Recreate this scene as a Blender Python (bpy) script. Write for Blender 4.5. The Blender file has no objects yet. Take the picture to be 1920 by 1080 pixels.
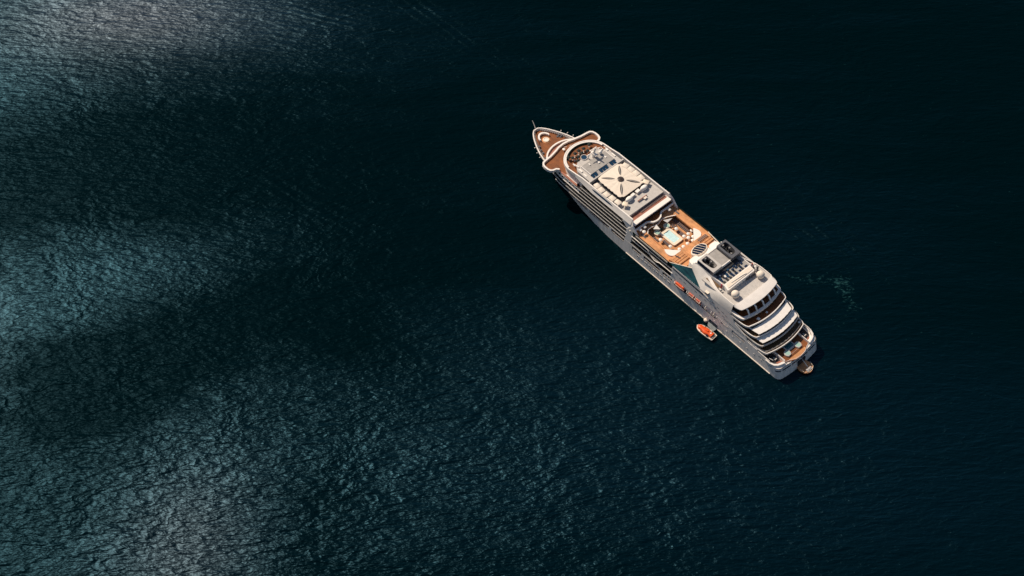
import bpy, bmesh, math, random
from mathutils import Vector, Matrix
random.seed(7)
R = math.radians
scene = bpy.context.scene
COL = scene.collection

# ------------------------------------------------------------------ camera
DEP, ROLL, DIST = R(53.203), R(-0.537), 704.54
fw = Vector((0, math.cos(DEP), -math.sin(DEP)))
r0 = Vector((1, 0, 0)); u0 = r0.cross(fw)
rr = r0 * math.cos(ROLL) + u0 * math.sin(ROLL)
uu = -r0 * math.sin(ROLL) + u0 * math.cos(ROLL)
cam_data = bpy.data.cameras.new('camera')
cam = bpy.data.objects.new('camera', cam_data); COL.objects.link(cam)
m = Matrix((rr, uu, -fw)).transposed().to_4x4(); m.translation = -fw * DIST
cam.matrix_world = m
cam_data.sensor_width = 36; cam_data.lens = 2600 / 1920 * 36
cam_data.clip_start = 1; cam_data.clip_end = 60000
scene.camera = cam

# ------------------------------------------------------------------ sky and sun
SHIP_ANG = R(180 - 49.147)
SUN_EL = R(46.0)
SUN_BEAR = R(6.0)                                             # ship frame: almost dead ahead
sun_xy = Vector((math.cos(SUN_BEAR), math.sin(SUN_BEAR)))
sx = sun_xy.x * math.cos(SHIP_ANG) - sun_xy.y * math.sin(SHIP_ANG)
sy = sun_xy.x * math.sin(SHIP_ANG) + sun_xy.y * math.cos(SHIP_ANG)
to_sun = Vector((sx * math.cos(SUN_EL), sy * math.cos(SUN_EL), math.sin(SUN_EL)))
world = bpy.data.worlds.new('World'); scene.world = world; world.use_nodes = True
wn = world.node_tree
for n in list(wn.nodes): wn.nodes.remove(n)
wo = wn.nodes.new('ShaderNodeOutputWorld'); wb = wn.nodes.new('ShaderNodeBackground')
ws = wn.nodes.new('ShaderNodeTexSky'); ws.sky_type = 'NISHITA'; ws.sun_disc = False
ws.sun_elevation = SUN_EL; ws.sun_rotation = math.atan2(to_sun.x, to_sun.y)
ws.air_density = 1.0; ws.dust_density = 1.2; ws.ozone_density = 0.8
wb.inputs['Strength'].default_value = 0.074
wn.links.new(ws.outputs[0], wb.inputs[0]); wn.links.new(wb.outputs[0], wo.inputs[0])
sun_data = bpy.data.lights.new('sun', 'SUN'); sun_data.energy = 5.0; sun_data.angle = R(0.53)
sun_data.color = (1.0, 0.85, 0.67)
sun = bpy.data.objects.new('sun', sun_data); COL.objects.link(sun)
sun.rotation_euler = (-to_sun).to_track_quat('-Z', 'Y').to_euler(); sun.location = to_sun * 500
vs = scene.view_settings
vs.view_transform = 'Standard'; vs.look = 'None'; vs.gamma = 1; vs.use_curve_mapping = False; vs.exposure = 0.0
scene.cycles.use_denoising = True
scene.cycles.caustics_reflective = False; scene.cycles.caustics_refractive = False
scene.cycles.sample_clamp_indirect = 3.0; scene.cycles.blur_glossy = 1.0

# ------------------------------------------------------------------ materials
def mat(name, col, rough=0.5, var=0.0, scale=1.0, metallic=0.0, spec=0.5, col2=None, streak=None):
    mt = bpy.data.materials.new(name); mt.use_nodes = True
    nt = mt.node_tree; b = nt.nodes['Principled BSDF']
    b.inputs['Roughness'].default_value = rough; b.inputs['Metallic'].default_value = metallic
    b.inputs['Specular IOR Level'].default_value = spec
    if var <= 0 and col2 is None:
        b.inputs['Base Color'].default_value = (*col, 1); return mt
    tc = nt.nodes.new('ShaderNodeTexCoord'); mp = nt.nodes.new('ShaderNodeMapping')
    nt.links.new(tc.outputs['Object'], mp.inputs[0])
    if streak: mp.inputs['Scale'].default_value = streak
    ns = nt.nodes.new('ShaderNodeTexNoise'); ns.inputs['Scale'].default_value = scale; ns.inputs['Detail'].default_value = 6
    nt.links.new(mp.outputs[0], ns.inputs['Vector'])
    rp = nt.nodes.new('ShaderNodeValToRGB'); nt.links.new(ns.outputs[0], rp.inputs[0])
    c2 = col2 or tuple(max(0, c * (1 - var)) for c in col)
    if streak and col2:                                  # worn and bleached areas of the decking
        n2 = nt.nodes.new('ShaderNodeTexNoise'); n2.inputs['Scale'].default_value = .22; n2.inputs['Detail'].default_value = 5; n2.inputs['Roughness'].default_value = .65
        nt.links.new(tc.outputs['Object'], n2.inputs['Vector'])
        r2 = nt.nodes.new('ShaderNodeValToRGB'); nt.links.new(n2.outputs[0], r2.inputs[0])
        r2.color_ramp.elements[0].position = .35; r2.color_ramp.elements[1].position = .68
        r2.color_ramp.elements[0].color = (.62, .62, .62, 1); r2.color_ramp.elements[1].color = (1.12, 1.1, 1.08, 1)
        mxr = nt.nodes.new('ShaderNodeMix'); mxr.data_type = 'RGBA'; mxr.blend_type = 'MULTIPLY'; mxr.inputs[0].default_value = 1
        nt.links.new(rp.outputs[0], mxr.inputs[6]); nt.links.new(r2.outputs[0], mxr.inputs[7])
    rp.color_ramp.elements[0].position = 0.3; rp.color_ramp.elements[1].position = 0.65
    rp.color_ramp.elements[0].color = (*c2, 1); rp.color_ramp.elements[1].color = (*col, 1)
    nt.links.new(mxr.outputs[2] if (streak and col2) else rp.outputs[0], b.inputs['Base Color'])
    return mt

M = {}
M['white'] = mat('white_paint', (0.82, 0.77, 0.72), 0.5, 0.10, 0.35)
M['hullw'] = mat('hull_paint', (0.86, 0.80, 0.75), 0.45, 0.22, 0.8, streak=(1.0, 1.0, 0.10))
M['cream'] = mat('canvas_cream', (0.75, 0.66, 0.56), 0.8, 0.08, 0.8)
M['canvas'] = mat('awning_canvas', (0.82, 0.78, 0.74), 0.8, 0.10, 0.5)
M['teak'] = mat('teak_deck', (0.245, 0.074, 0.012), 0.7, 0.0, 1.1, col2=(0.18, 0.05, 0.007), streak=(0.25, 2.5, 1))
M['teakp'] = mat('teak_pool_deck', (0.70, 0.34, 0.145), 0.65, 0.0, 1.0, col2=(0.58, 0.25, 0.095), streak=(0.3, 2.0, 1))
M['teakr'] = mat('teak_reddish', (0.42, 0.16, 0.10), 0.65, 0.0, 1.0, col2=(0.30, 0.11, 0.075), streak=(0.3, 2.0, 1))
M['grey'] = mat('grey_deck_paint', (0.36, 0.34, 0.32), 0.7, 0.22, 0.6)
M['greyd'] = mat('dark_grey_metal', (0.10, 0.105, 0.12), 0.5, 0.3, 1.2)
M['lgrey'] = mat('light_grey_paint', (0.52, 0.49, 0.46), 0.6, 0.15, 0.7)
M['glass'] = mat('dark_glass', (0.006, 0.010, 0.016), 0.25, spec=.2)
M['glassg'] = mat('green_glass', (0.006, 0.020, 0.018), 0.25, spec=.2)
M['navy'] = mat('navy_glass', (0.006, 0.014, 0.040), 0.25, spec=.25)
M['blue'] = mat('blue_window_glass', (0.012, 0.045, 0.095), 0.12)
M['teal'] = mat('teal_screen_glass', (0.012, 0.075, 0.085), 0.12, 0.0, 0.5, col2=(0.008, 0.03, 0.045), streak=(0.3, 1, 2.2))
M['pool'] = mat('pool_water', (0.60, 0.84, 0.85), 0.08, 0.18, 1.3)
M['poolt'] = mat('deep_pool_water', (0.014, 0.13, 0.16), 0.08, 0.2, 0.9)
M['whirl'] = mat('whirlpool_water', (0.36, 0.55, 0.48), 0.12, 0.25, 2.0)
M['rim'] = mat('pool_rim_tile', (0.82, 0.70, 0.55), 0.5, 0.08, 1.5)
M['red'] = mat('lifeboat_red', (0.70, 0.062, 0.014), 0.4, 0.25, 1.2)
M['orange'] = mat('orange_fibreglass', (0.74, 0.088, 0.010), 0.35, 0.18, 1.2)
M['orangep'] = mat('faded_orange', (0.62, 0.14, 0.085), 0.45, 0.2, 1.2)
M['black'] = mat('black_metal', (0.012, 0.013, 0.016), 0.55)
M['dkfab'] = mat('dark_green_canvas', (0.008, 0.016, 0.014), 0.85)
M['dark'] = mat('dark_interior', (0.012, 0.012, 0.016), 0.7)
M['bronze'] = mat('bronze_skylight', (0.055, 0.038, 0.034), 0.35, 0.4, 3)
M['solar'] = mat('solar_panel', (0.012, 0.03, 0.075), 0.2, 0.4, 2)
M['fabw'] = mat('white_fabric', (0.80, 0.76, 0.71), 0.85)
M['lounge'] = mat('lounger_fabric', (0.16, 0.12, 0.12), 0.8, 0.3, 2)
M['pont'] = mat('pontoon_grey', (0.20, 0.23, 0.25), 0.6, 0.4, 1.0)
M['wood2'] = mat('shaded_deck_wood', (0.15, 0.085, 0.035), 0.6, 0.4, 1.2)  # darker deck wood, standing in for shade
M['bfloor'] = mat('shaded_balcony_floor', (0.035, 0.022, 0.016), 0.8, 0.3, 1.5)
M['plant'] = mat('planter_green', (0.03, 0.06, 0.03), 0.8, 0.4, 3)

# ------------------------------------------------------------------ mesh helpers
class MB:
    def __init__(s): s.v = []; s.f = []
    def add(s, vs_, fs):
        k = len(s.v); s.v += [tuple(p) for p in vs_]; s.f += [tuple(i + k for i in f) for f in fs]; return s
    def box(s, x0, x1, y0, y1, z0, z1):
        return s.add([(x0,y0,z0),(x1,y0,z0),(x1,y1,z0),(x0,y1,z0),(x0,y0,z1),(x1,y0,z1),(x1,y1,z1),(x0,y1,z1)],
                     [(0,3,2,1),(4,5,6,7),(0,1,5,4),(1,2,6,5),(2,3,7,6),(3,0,4,7)])
    def prism(s, out, z0, z1):
        n = len(out); g = (lambda z, p: z(p[0], p[1]) if callable(z) else z)
        vv = [(p[0], p[1], g(z0, p)) for p in out] + [(p[0], p[1], g(z1, p)) for p in out]
        return s.add(vv, [tuple(range(n - 1, -1, -1)), tuple(range(n, 2 * n))] + [(i, (i + 1) % n, n + (i + 1) % n, n + i) for i in range(n)])
    def ring(s, rows, closed=True, cap0=False, cap1=False):
        k = len(rows[0]); vv = [p for r in rows for p in r]; fs = []
        for j in range(len(rows) - 1):
            for i in range(k if closed else k - 1):
                a = j * k + i; b = j * k + (i + 1) % k
                fs.append((a, b, b + k, a + k))
        if cap0: fs.append(tuple(range(k - 1, -1, -1)))
        if cap1: fs.append(tuple(range((len(rows) - 1) * k, len(rows) * k)))
        return s.add(vv, fs)
    def lathe(s, cx, cy, prof, n=20, ex=1.0, ey=1.0):
        rows = [[(cx + r * ex * math.cos(2 * math.pi * i / n), cy + r * ey * math.sin(2 * math.pi * i / n), z) for i in range(n)] for r, z in prof]
        return s.ring(rows, True, True, True)
    def tube(s, pts, r, n=6):
        pts = [Vector(p) for p in pts]; rows = []
        for i, p in enumerate(pts):
            d = (pts[min(i + 1, len(pts) - 1)] - pts[max(i - 1, 0)]).normalized()
            a = d.cross(Vector((0, 0, 1)));  a = a.normalized() if a.length > 1e-3 else Vector((1, 0, 0))
            b = d.cross(a).normalized(); rad = r[i] if isinstance(r, (list, tuple)) else r
            rows.append([p + (a * math.cos(2 * math.pi * k / n) + b * math.sin(2 * math.pi * k / n)) * rad for k in range(n)])
        return s.ring(rows, True, True, True)
    def wallband(s, path, t, z0, z1, closed=False):
        """thick wall following a plan path; t = thickness to the left of travel"""
        n = len(path); inn = []
        for i in range(n):
            a = Vector(path[(i - 1) % n] if closed or i > 0 else path[i]); b = Vector(path[(i + 1) % n] if closed or i < n - 1 else path[i])
            d = (b - a); d = d.normalized() if d.length > 1e-6 else Vector((1, 0))
            inn.append((path[i][0] - d.y * t, path[i][1] + d.x * t))
        g = lambda z, p: z(p[0], p[1]) if callable(z) else z
        rows = [[(p[0], p[1], g(z0, p)) for p in path], [(p[0], p[1], g(z1, p)) for p in path],
                [(q[0], q[1], g(z1, p)) for p, q in zip(path, inn)], [(q[0], q[1], g(z0, p)) for p, q in zip(path, inn)]]
        rows.append(rows[0])
        vv = [p for r in rows[:4] for p in r]; fs = []
        for j in range(4):
            for i in range(n if closed else n - 1):
                i2 = (i + 1) % n
                fs.append((j * n + i, j * n + i2, ((j + 1) % 4) * n + i2, ((j + 1) % 4) * n + i))
        if not closed: fs += [(0, n, 2 * n, 3 * n), (n - 1, 4 * n - 1, 3 * n - 1, 2 * n - 1)]
        return s.add(vv, fs)
    def mesh(s, name, mt, smooth=0):
        me = bpy.data.meshes.new(name); me.from_pydata(s.v, [], s.f); me.validate()
        bm = bmesh.new(); bm.from_mesh(me); bmesh.ops.recalc_face_normals(bm, faces=bm.faces)
        if smooth:
            for f in bm.faces: f.smooth = True
            for e in bm.edges:
                if len(e.link_faces) == 2 and e.calc_face_angle(0) > R(smooth): e.smooth = False
                elif len(e.link_faces) != 2: e.smooth = False
        bm.to_mesh(me); bm.free(); me.materials.append(mt); return me
    def build(s, name, mt, parent=None, smooth=0):
        return link(name, s.mesh(name, mt, smooth), parent)

def link(name, me, parent=None):
    o = bpy.data.objects.new(name, me); COL.objects.link(o)
    if parent: o.parent = parent
    return o
def tag(o, label, cat, group=None, kind=None):
    o['label'] = label; o['category'] = cat
    if group: o['group'] = group
    if kind: o['kind'] = kind
    return o
SHIPM = Matrix.Translation((142.157, -51.543, 0)) @ Matrix.Rotation(SHIP_ANG, 4, 'Z')
def thing(name, label, cat, x, y, z, rot=0.0, group=None):
    """top-level Empty whose base stands at a ship-frame point"""
    e = bpy.data.objects.new(name, None); COL.objects.link(e); e.empty_display_size = 0.3
    e.matrix_world = SHIPM @ Matrix.Translation((x, y, z)) @ Matrix.Rotation(rot, 4, 'Z')
    return tag(e, label, cat, group)
def clone(src, name, label, x, y, z, rot=0.0):
    e = src.copy(); COL.objects.link(e); e.name = name; e['label'] = label
    e.matrix_world = SHIPM @ Matrix.Translation((x, y, z)) @ Matrix.Rotation(rot, 4, 'Z')
    for ch in src.children:
        c = ch.copy(); COL.objects.link(c); c.parent = e
        for g in ch.children:
            d = g.copy(); COL.objects.link(d); d.parent = c
    return e
def lerp(tab, x):
    if x <= tab[0][0]: return tab[0][1]
    for (a, b), (c, d) in zip(tab, tab[1:]):
        if x <= c: return b + (d - b) * (x - a) / (c - a)
    return tab[-1][1]
def mirror(path): return [(x, -y) for x, y in path]
def rounded(poly, rad, n=5):
    """round the corners of a closed polygon"""
    out = []; k = len(poly)
    for i in range(k):
        p = Vector(poly[i]); a = Vector(poly[i - 1]) - p; b = Vector(poly[(i + 1) % k]) - p
        r = min(rad[i] if isinstance(rad, (list, tuple)) else rad, a.length * .49, b.length * .49)
        if r < 1e-3: out.append(tuple(p)); continue
        A = p + a.normalized() * r; B = p + b.normalized() * r
        for j in range(n + 1):
            t = j / n; out.append(tuple(A * (1 - t) ** 2 + p * 2 * t * (1 - t) + B * t * t))
    return out

# ------------------------------------------------------------------ the sea
def sea_material():
    mt = bpy.data.materials.new('sea_water'); mt.use_nodes = True; nt = mt.node_tree
    for n in list(nt.nodes): nt.nodes.remove(n)
    N = lambda t, **k: (lambda n: [setattr(n, a, b) for a, b in k.items()] and n or n)(nt.nodes.new(t))
    L = nt.links.new
    out = N('ShaderNodeOutputMaterial')
    tc = N('ShaderNodeTexCoord')
    def mapping(rot, sc, src=None, loc=(0, 0, 0)):
        m_ = N('ShaderNodeMapping'); m_.inputs['Rotation'].default_value = (0, 0, R(rot)); m_.inputs['Scale'].default_value = (*sc, 1); m_.inputs['Location'].default_value = loc
        L(src or tc.outputs['Object'], m_.inputs[0]); return m_.outputs[0]
    def math_(op, a, b=None, c=None, clamp=False):
        n = N('ShaderNodeMath', operation=op); n.use_clamp = clamp
        for i, v in enumerate((a, b, c)):
            if v is None: continue
            if isinstance(v, (int, float)): n.inputs[i].default_value = v
            else: L(v, n.inputs[i])
        return n.outputs[0]
    def noise(vec, detail=3, rough=.55, dist=0.0):
        n = N('ShaderNodeTexNoise'); n.inputs['Scale'].default_value = 1; n.inputs['Detail'].default_value = detail; n.inputs['Roughness'].default_value = rough; n.inputs['Distortion'].default_value = dist
        L(vec, n.inputs['Vector']); return n.outputs[0]
    # gentle bending of the wave fronts
    wv = N('ShaderNodeTexNoise'); wv.inputs['Scale'].default_value = .009; wv.inputs['Detail'].default_value = 2; L(tc.outputs['Object'], wv.inputs['Vector'])
    sub = N('ShaderNodeVectorMath', operation='SUBTRACT'); L(wv.outputs['Color'], sub.inputs[0]); sub.inputs[1].default_value = (.5, .5, .5)
    scl = N('ShaderNodeVectorMath', operation='SCALE'); L(sub.outputs[0], scl.inputs[0]); scl.inputs['Scale'].default_value = 14
    addv = N('ShaderNodeVectorMath', operation='ADD'); L(tc.outputs['Object'], addv.inputs[0]); L(scl.outputs[0], addv.inputs[1])
    P = addv.outputs[0]
    h1 = noise(mapping(-30, (1 / 9.0, 1 / 2.6), P), 3, .6, .3)      # short breeze-driven sea, crests lying left to right
    h2 = noise(mapping(-30, (1 / 3.0, 1 / 1.3), P), 2, .5)
    h3 = noise(mapping(-34, (1 / 34., 1 / 9.0), P), 2, .5, .2)
    h4 = noise(mapping(25, (1 / 6.0, 1 / 3.2), P), 2, .5)
    n5 = noise(mapping(-32, (1 / 17., 1 / 4.6), P, (31, 7, 0)), 2, .5, .25)
    h5 = math_('POWER', math_('SUBTRACT', 1.0, math_('ABSOLUTE', math_('MULTIPLY_ADD', n5, 2.6, -1.3)), None, True), 2)   # sharper crests
    hs = math_('ADD', math_('ADD', math_('MULTIPLY', h1, 0.62), math_('MULTIPLY', h2, 0.36)), math_('ADD', math_('MULTIPLY', h3, 1.05), math_('ADD', math_('MULTIPLY', h4, .26), math_('MULTIPLY', h5, .30))))
    # painted light and dark patches: placed blobs scale reflection strength, and roughness slightly
    sep = N('ShaderNodeSeparateXYZ'); L(tc.outputs['Object'], sep.inputs[0])
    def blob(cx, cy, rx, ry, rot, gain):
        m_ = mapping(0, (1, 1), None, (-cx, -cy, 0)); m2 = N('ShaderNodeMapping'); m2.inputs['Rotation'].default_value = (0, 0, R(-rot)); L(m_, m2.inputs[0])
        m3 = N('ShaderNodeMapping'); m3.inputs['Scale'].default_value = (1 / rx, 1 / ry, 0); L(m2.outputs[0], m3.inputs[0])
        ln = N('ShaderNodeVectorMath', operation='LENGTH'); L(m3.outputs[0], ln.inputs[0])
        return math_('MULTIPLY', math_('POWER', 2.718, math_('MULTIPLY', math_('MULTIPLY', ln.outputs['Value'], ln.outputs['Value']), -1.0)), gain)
    patch_sum = None
    for b in SHEEN_BLOBS:
        v = blob(*b); patch_sum = v if patch_sum is None else math_('ADD', patch_sum, v)
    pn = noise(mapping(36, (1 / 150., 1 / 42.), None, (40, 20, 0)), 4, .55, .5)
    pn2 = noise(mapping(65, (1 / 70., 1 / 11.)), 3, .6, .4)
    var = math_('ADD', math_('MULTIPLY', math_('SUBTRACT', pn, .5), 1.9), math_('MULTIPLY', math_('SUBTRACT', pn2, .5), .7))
    raw = math_('ADD', patch_sum, math_('MULTIPLY', var, .42))
    sheen = math_('MINIMUM', math_('MAXIMUM', raw, 0), 1.6)
    amp = math_('ADD', .75, blob(10, -125, 210, 80, 0, .5))
    wk = None
    for (ax, ay), (bx, by), sp, wd, ht in WAKES:
        ln_ = math.hypot(bx - ax, by - ay); ang = math.degrees(math.atan2(by - ay, bx - ax))
        m_ = mapping(0, (1, 1), P, (-(ax + bx) / 2, -(ay + by) / 2, 0)); m2 = N('ShaderNodeMapping'); m2.inputs['Rotation'].default_value = (0, 0, R(-ang)); L(m_, m2.inputs[0])
        sp_ = N('ShaderNodeSeparateXYZ'); L(m2.outputs[0], sp_.inputs[0]); u_, v_ = sp_.outputs[0], sp_.outputs[1]
        env = math_('POWER', 2.718, math_('MULTIPLY', math_('ADD', math_('POWER', math_('ABSOLUTE', math_('DIVIDE', v_, wd)), 2), math_('POWER', math_('ABSOLUTE', math_('DIVIDE', u_, ln_ * .5)), 6)), -1))
        w_ = math_('MULTIPLY', math_('MULTIPLY', math_('SINE', math_('ADD', math_('MULTIPLY', v_, 6.283 / sp), math_('MULTIPLY', u_, .12))), env), ht * .45)
        wk = w_ if wk is None else math_('ADD', wk, w_)
    bump = N('ShaderNodeBump'); bump.inputs['Strength'].default_value = 1.0; bump.inputs['Distance'].default_value = 1.0
    L(math_('ADD', math_('MULTIPLY', hs, math_('MULTIPLY', amp, BUMP)), math_('MULTIPLY', math_('MULTIPLY', wk, pn2), 1.35)), bump.inputs['Height'])
    rough = math_('ADD', R0, math_('MULTIPLY', math_('MINIMUM', sheen, 1.0), R1))
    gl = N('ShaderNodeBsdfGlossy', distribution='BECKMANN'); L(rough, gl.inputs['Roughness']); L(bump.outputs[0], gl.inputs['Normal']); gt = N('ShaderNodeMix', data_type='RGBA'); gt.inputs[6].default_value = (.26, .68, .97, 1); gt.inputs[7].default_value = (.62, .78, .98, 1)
    L(math_('ADD', math_('ADD', blob(-222, 205, 90, 44, 0, 1.0), blob(-146, -145, 34, 45, 0, .6)), blob(-285, -40, 30, 50, 0, .3), None, True), gt.inputs[0]); L(gt.outputs[2], gl.inputs['Color'])  # highlight colour painted into the reflection tint at chosen patches
    df = N('ShaderNodeBsdfDiffuse'); 
    fb = math_('ADD', math_('ADD', blob(153, 4, 15, 3.5, -6, 1.0), blob(168, 0, 6, 7, 0, 1.0)), math_('ADD', blob(171, -12, 4, 9, 20, .9), blob(163, -22, 8, 4, 30, .6)))
    fn = noise(mapping(20, (1 / 2.0, 1 / 1.2)), 4, .6, .6)
    foam = math_('MULTIPLY', math_('ADD', math_('MULTIPLY', math_('SUBTRACT', math_('ADD', fn, math_('MULTIPLY', fb, .17)), .685), 5.0, None, True), 0), .13)
    cm = N('ShaderNodeMix', data_type='RGBA'); L(foam, cm.inputs[0]); cm.inputs[6].default_value = (*SEA_COL, 1); cm.inputs[7].default_value = (.12, .42, .44, 1)
    L(cm.outputs[2], df.inputs['Color']); L(bump.outputs[0], df.inputs['Normal'])
    fr = N('ShaderNodeFresnel'); fr.inputs['IOR'].default_value = 1.333; L(bump.outputs[0], fr.inputs['Normal'])
    mx = N('ShaderNodeMixShader'); L(math_('MULTIPLY', fr.outputs[0], math_('MULTIPLY_ADD', sheen, SHEEN_GAIN, .11)), mx.inputs[0]); L(df.outputs[0], mx.inputs[1]); L(gl.outputs[0], mx.inputs[2])  # reflection strength follows the painted patches
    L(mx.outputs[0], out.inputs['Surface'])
    return mt
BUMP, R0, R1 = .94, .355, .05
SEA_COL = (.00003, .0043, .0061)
SHEEN_GAIN = 1.1
SHEEN_BLOBS = [(-208, 212, 98, 44, 0, 1.55), (-290, 160, 45, 45, 0, .3), (-200, 14, 95, 30, 14, .40), (-285, -30, 40, 50, 0, .3), (-146, -142, 36, 60, 12, .85), (-250, -110, 50, 70, 0, .14),
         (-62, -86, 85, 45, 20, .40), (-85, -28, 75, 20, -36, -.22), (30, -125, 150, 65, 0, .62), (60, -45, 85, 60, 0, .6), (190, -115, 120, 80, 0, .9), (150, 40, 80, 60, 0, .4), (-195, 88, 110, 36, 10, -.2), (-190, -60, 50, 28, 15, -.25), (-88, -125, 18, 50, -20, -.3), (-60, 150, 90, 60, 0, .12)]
# old wakes still visible as faint trains of ridges: start, end, spacing, width, height
WAKES = [((-75, 226), (20, 150), 5.6, 12, .26), ((10, 160), (112, 60), 6.0, 12, .45), ((-138, 80), (-50, 28), 5.2, 10, .17), ((-140, 213), (-92, 200), 4.2, 9, .35), ((130, 82), (228, -40), 6.4, 18, .42), ((118, 62), (190, 10), 6.0, 16, .25)]
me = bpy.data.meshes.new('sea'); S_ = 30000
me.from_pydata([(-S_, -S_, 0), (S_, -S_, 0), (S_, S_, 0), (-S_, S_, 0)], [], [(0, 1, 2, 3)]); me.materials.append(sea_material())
sea = link('sea', me); sea['kind'] = 'structure'; sea['label'] = 'dark teal sea with breeze ripples, sun glitter and painted gloss patches'


# ------------------------------------------------------------------ the ship
ship = bpy.data.objects.new('cruise_ship', None); COL.objects.link(ship); ship.matrix_world = SHIPM
tag(ship, 'large white cruise ship with teak decks lying on dark water', 'cruise ship')
HB = 14.55
DK = [(0,0),(.25,1.25),(1,2.4),(2,3.5),(5.5,5.9),(9.8,8.1),(13.5,9.8),(19,11.5),(27,13.1),(37,14.2),(50,HB),(300,HB)]
WL = [(0,0),(8,2.6),(17,5.6),(26,8.4),(34,10.4),(46,12.4),(61,14.0),(75,HB),(300,HB)]
def stem(z): return 188 + 9 * max(0, min(1.08, z / 13.5)) ** 1.2
def B(x, z):
    d = max(0, stem(z) - x); s = max(0, min(1, z / 13.5)) ** 0.9
    return (1 - s) * lerp(WL, d) + s * lerp(DK, d)
def xtr(y, z): return 3.3 + 0.26 * z + 0.006 * y * y
def hull_loop(z):
    xs = [stem(z) - d for d in (0.02, .25, .6, 1, 1.6, 2.4, 3.6, 5.5, 8, 11, 15, 20, 26, 33, 42, 52, 64, 76)]
    xs += [x for x in (110, 95, 80, 60, 40, 25, 16)]
    port = [(x, B(x, z)) for x in xs]
    cx = xtr(HB - 3, z) + 3
    arc = [(cx - 3 * math.sin(a), HB - 3 + 3 * math.cos(a)) for a in [math.pi / 2 * i / 6 for i in range(0, 7)]]
    tr = [(xtr(y, z), y) for y in (9, 6, 3, 0)]
    half = port + arc + tr
    return half + [(x, -y) for x, y in reversed(half[:-1])]
zs = [-1.5, 0, 1.5, 3, 4.5, 6.0, 6.7]
mb = MB(); mb.ring([[(x, y, z) for x, y in hull_loop(z)] for z in zs], True)
hull = mb.build('hull', M['hullw'], ship, 25)
hull['label'] = 'white hull with grey shaded port side'
def band(x0, x1, z0, z1, side=1, name='hull_side_panel', mt='hullw', parent=None, t=.25, inset=0., n=None, ztop=None):
    """curved side plating between two heights, following the hull surface"""
    n = n or max(1, int(abs(x1 - x0) / 3)); mb = MB(); rows = [[], [], [], []]
    for i in range(n + 1):
        x = x0 + (x1 - x0) * i / n; zt = ztop(x) if ztop else z1
        ya = B(x, min(z0, 13.5)) - inset; yb = B(x, min(zt, 13.5)) - inset
        for k, (y, z) in enumerate(((ya, z0), (yb, zt), (yb - t, zt), (ya - t, z0))): rows[k].append((x, y * side, z))
    m_ = n + 1; vv = [p for r in rows for p in r]; fs = []
    for j in range(4):
        for i in range(n): fs.append((j * m_ + i, j * m_ + i + 1, ((j + 1) % 4) * m_ + i + 1, ((j + 1) % 4) * m_ + i))
    fs += [(0, m_, 2 * m_, 3 * m_), (n, m_ + n, 2 * m_ + n, 3 * m_ + n)]
    mb.add(vv, fs); return mb.build(name, M[mt], parent or ship, 25)

SLOTS = [(158.2,151.2),(149.3,140.2),(138.8,123.6),(121.8,112.2),(106.3,99.7),(97.8,86.3),(84.4,77.6),(76.1,46.4),(36.5,28.0)]
def sheer(x): return 9.6 if x < 163 else 9.6 + 4.0 * (lambda t: t * t * (3 - 2 * t))(min(1, (x - 163) / 14))
for sd in (1, -1):
    edges = [(196.8, 158.2)] + [(SLOTS[i][1], SLOTS[i + 1][0]) for i in range(len(SLOTS) - 1)] + [(28.0, 12.0)]
    for i, (a, b) in enumerate(edges):
        if i == 0:
            band(196.2, 163, 6.7, 0, sd, ztop=lambda x: sheer(x), n=24); band(163, b, 6.7, 9.0, sd)
        else: band(a, b, 6.7, 9.0 if a > 20 else 9.0, sd)
    band(163, 76.1, 9.0, 9.62, sd); band(46.4, 20, 9.0, 9.62, sd, n=8)
    for k, (a, b) in enumerate(SLOTS):
        if k != 7:
            mb = MB()
            ya = [B(a, 8), B(b, 8)]; dd = 2.6
            mb.add([(a, sd * (ya[0] - dd), 6.5), (b, sd * (ya[1] - dd), 6.5), (b, sd * (ya[1] - dd), 9.6), (a, sd * (ya[0] - dd), 9.6)], [(0, 1, 2, 3)])
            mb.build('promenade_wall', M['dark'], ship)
            mb = MB(); mb.prism([(a, sd * (ya[0] - .1)), (b, sd * (ya[1] - .1)), (b, sd * (ya[1] - dd)), (a, sd * (ya[0] - dd))], 6.3, 6.62)
            mb.build('promenade_floor', M['teak'], ship)
            band(a, b, 6.9, 7.35, sd, 'promenade_rail', 'hullw', t=.08, inset=.05)
# bow: the top closing of the stem
mb = MB(); pts = []
for z in (6.6, 8, 9.5, 11, 12.5, 13.6):
    row = []
    for d in (.85, .5, .25, .1, .02): row.append((stem(z) - d, B(stem(z) - d, z), z))
    row += [(x, -y, z_) for x, y, z_ in reversed(row)]
    pts.append(row)
mb.ring(pts, False); mb.build('stem_plate', M['hullw'], ship, 40)
# rubbing strake at the waterline
for sd in (1, -1):
    mb = MB(); rows = [[], [], [], []]
    for i in range(41):
        x = 110 - 100 * i / 40; y = B(x, 0.2)
        for k, (o_, z) in enumerate(((-.1, .1), (.32, .1), (.32, .5), (-.1, .62))): rows[k].append((x, sd * (y + o_), z))
    vv = [p for r_ in rows for p in r_]; fs = [(j * 41 + i, j * 41 + i + 1, ((j + 1) % 4) * 41 + i + 1, ((j + 1) % 4) * 41 + i) for j in range(4) for i in range(40)]
    mb.add(vv, fs + [(0, 41, 82, 123), (40, 81, 122, 163)]); mb.build('rubbing_strake', M['cream'], ship)
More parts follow.
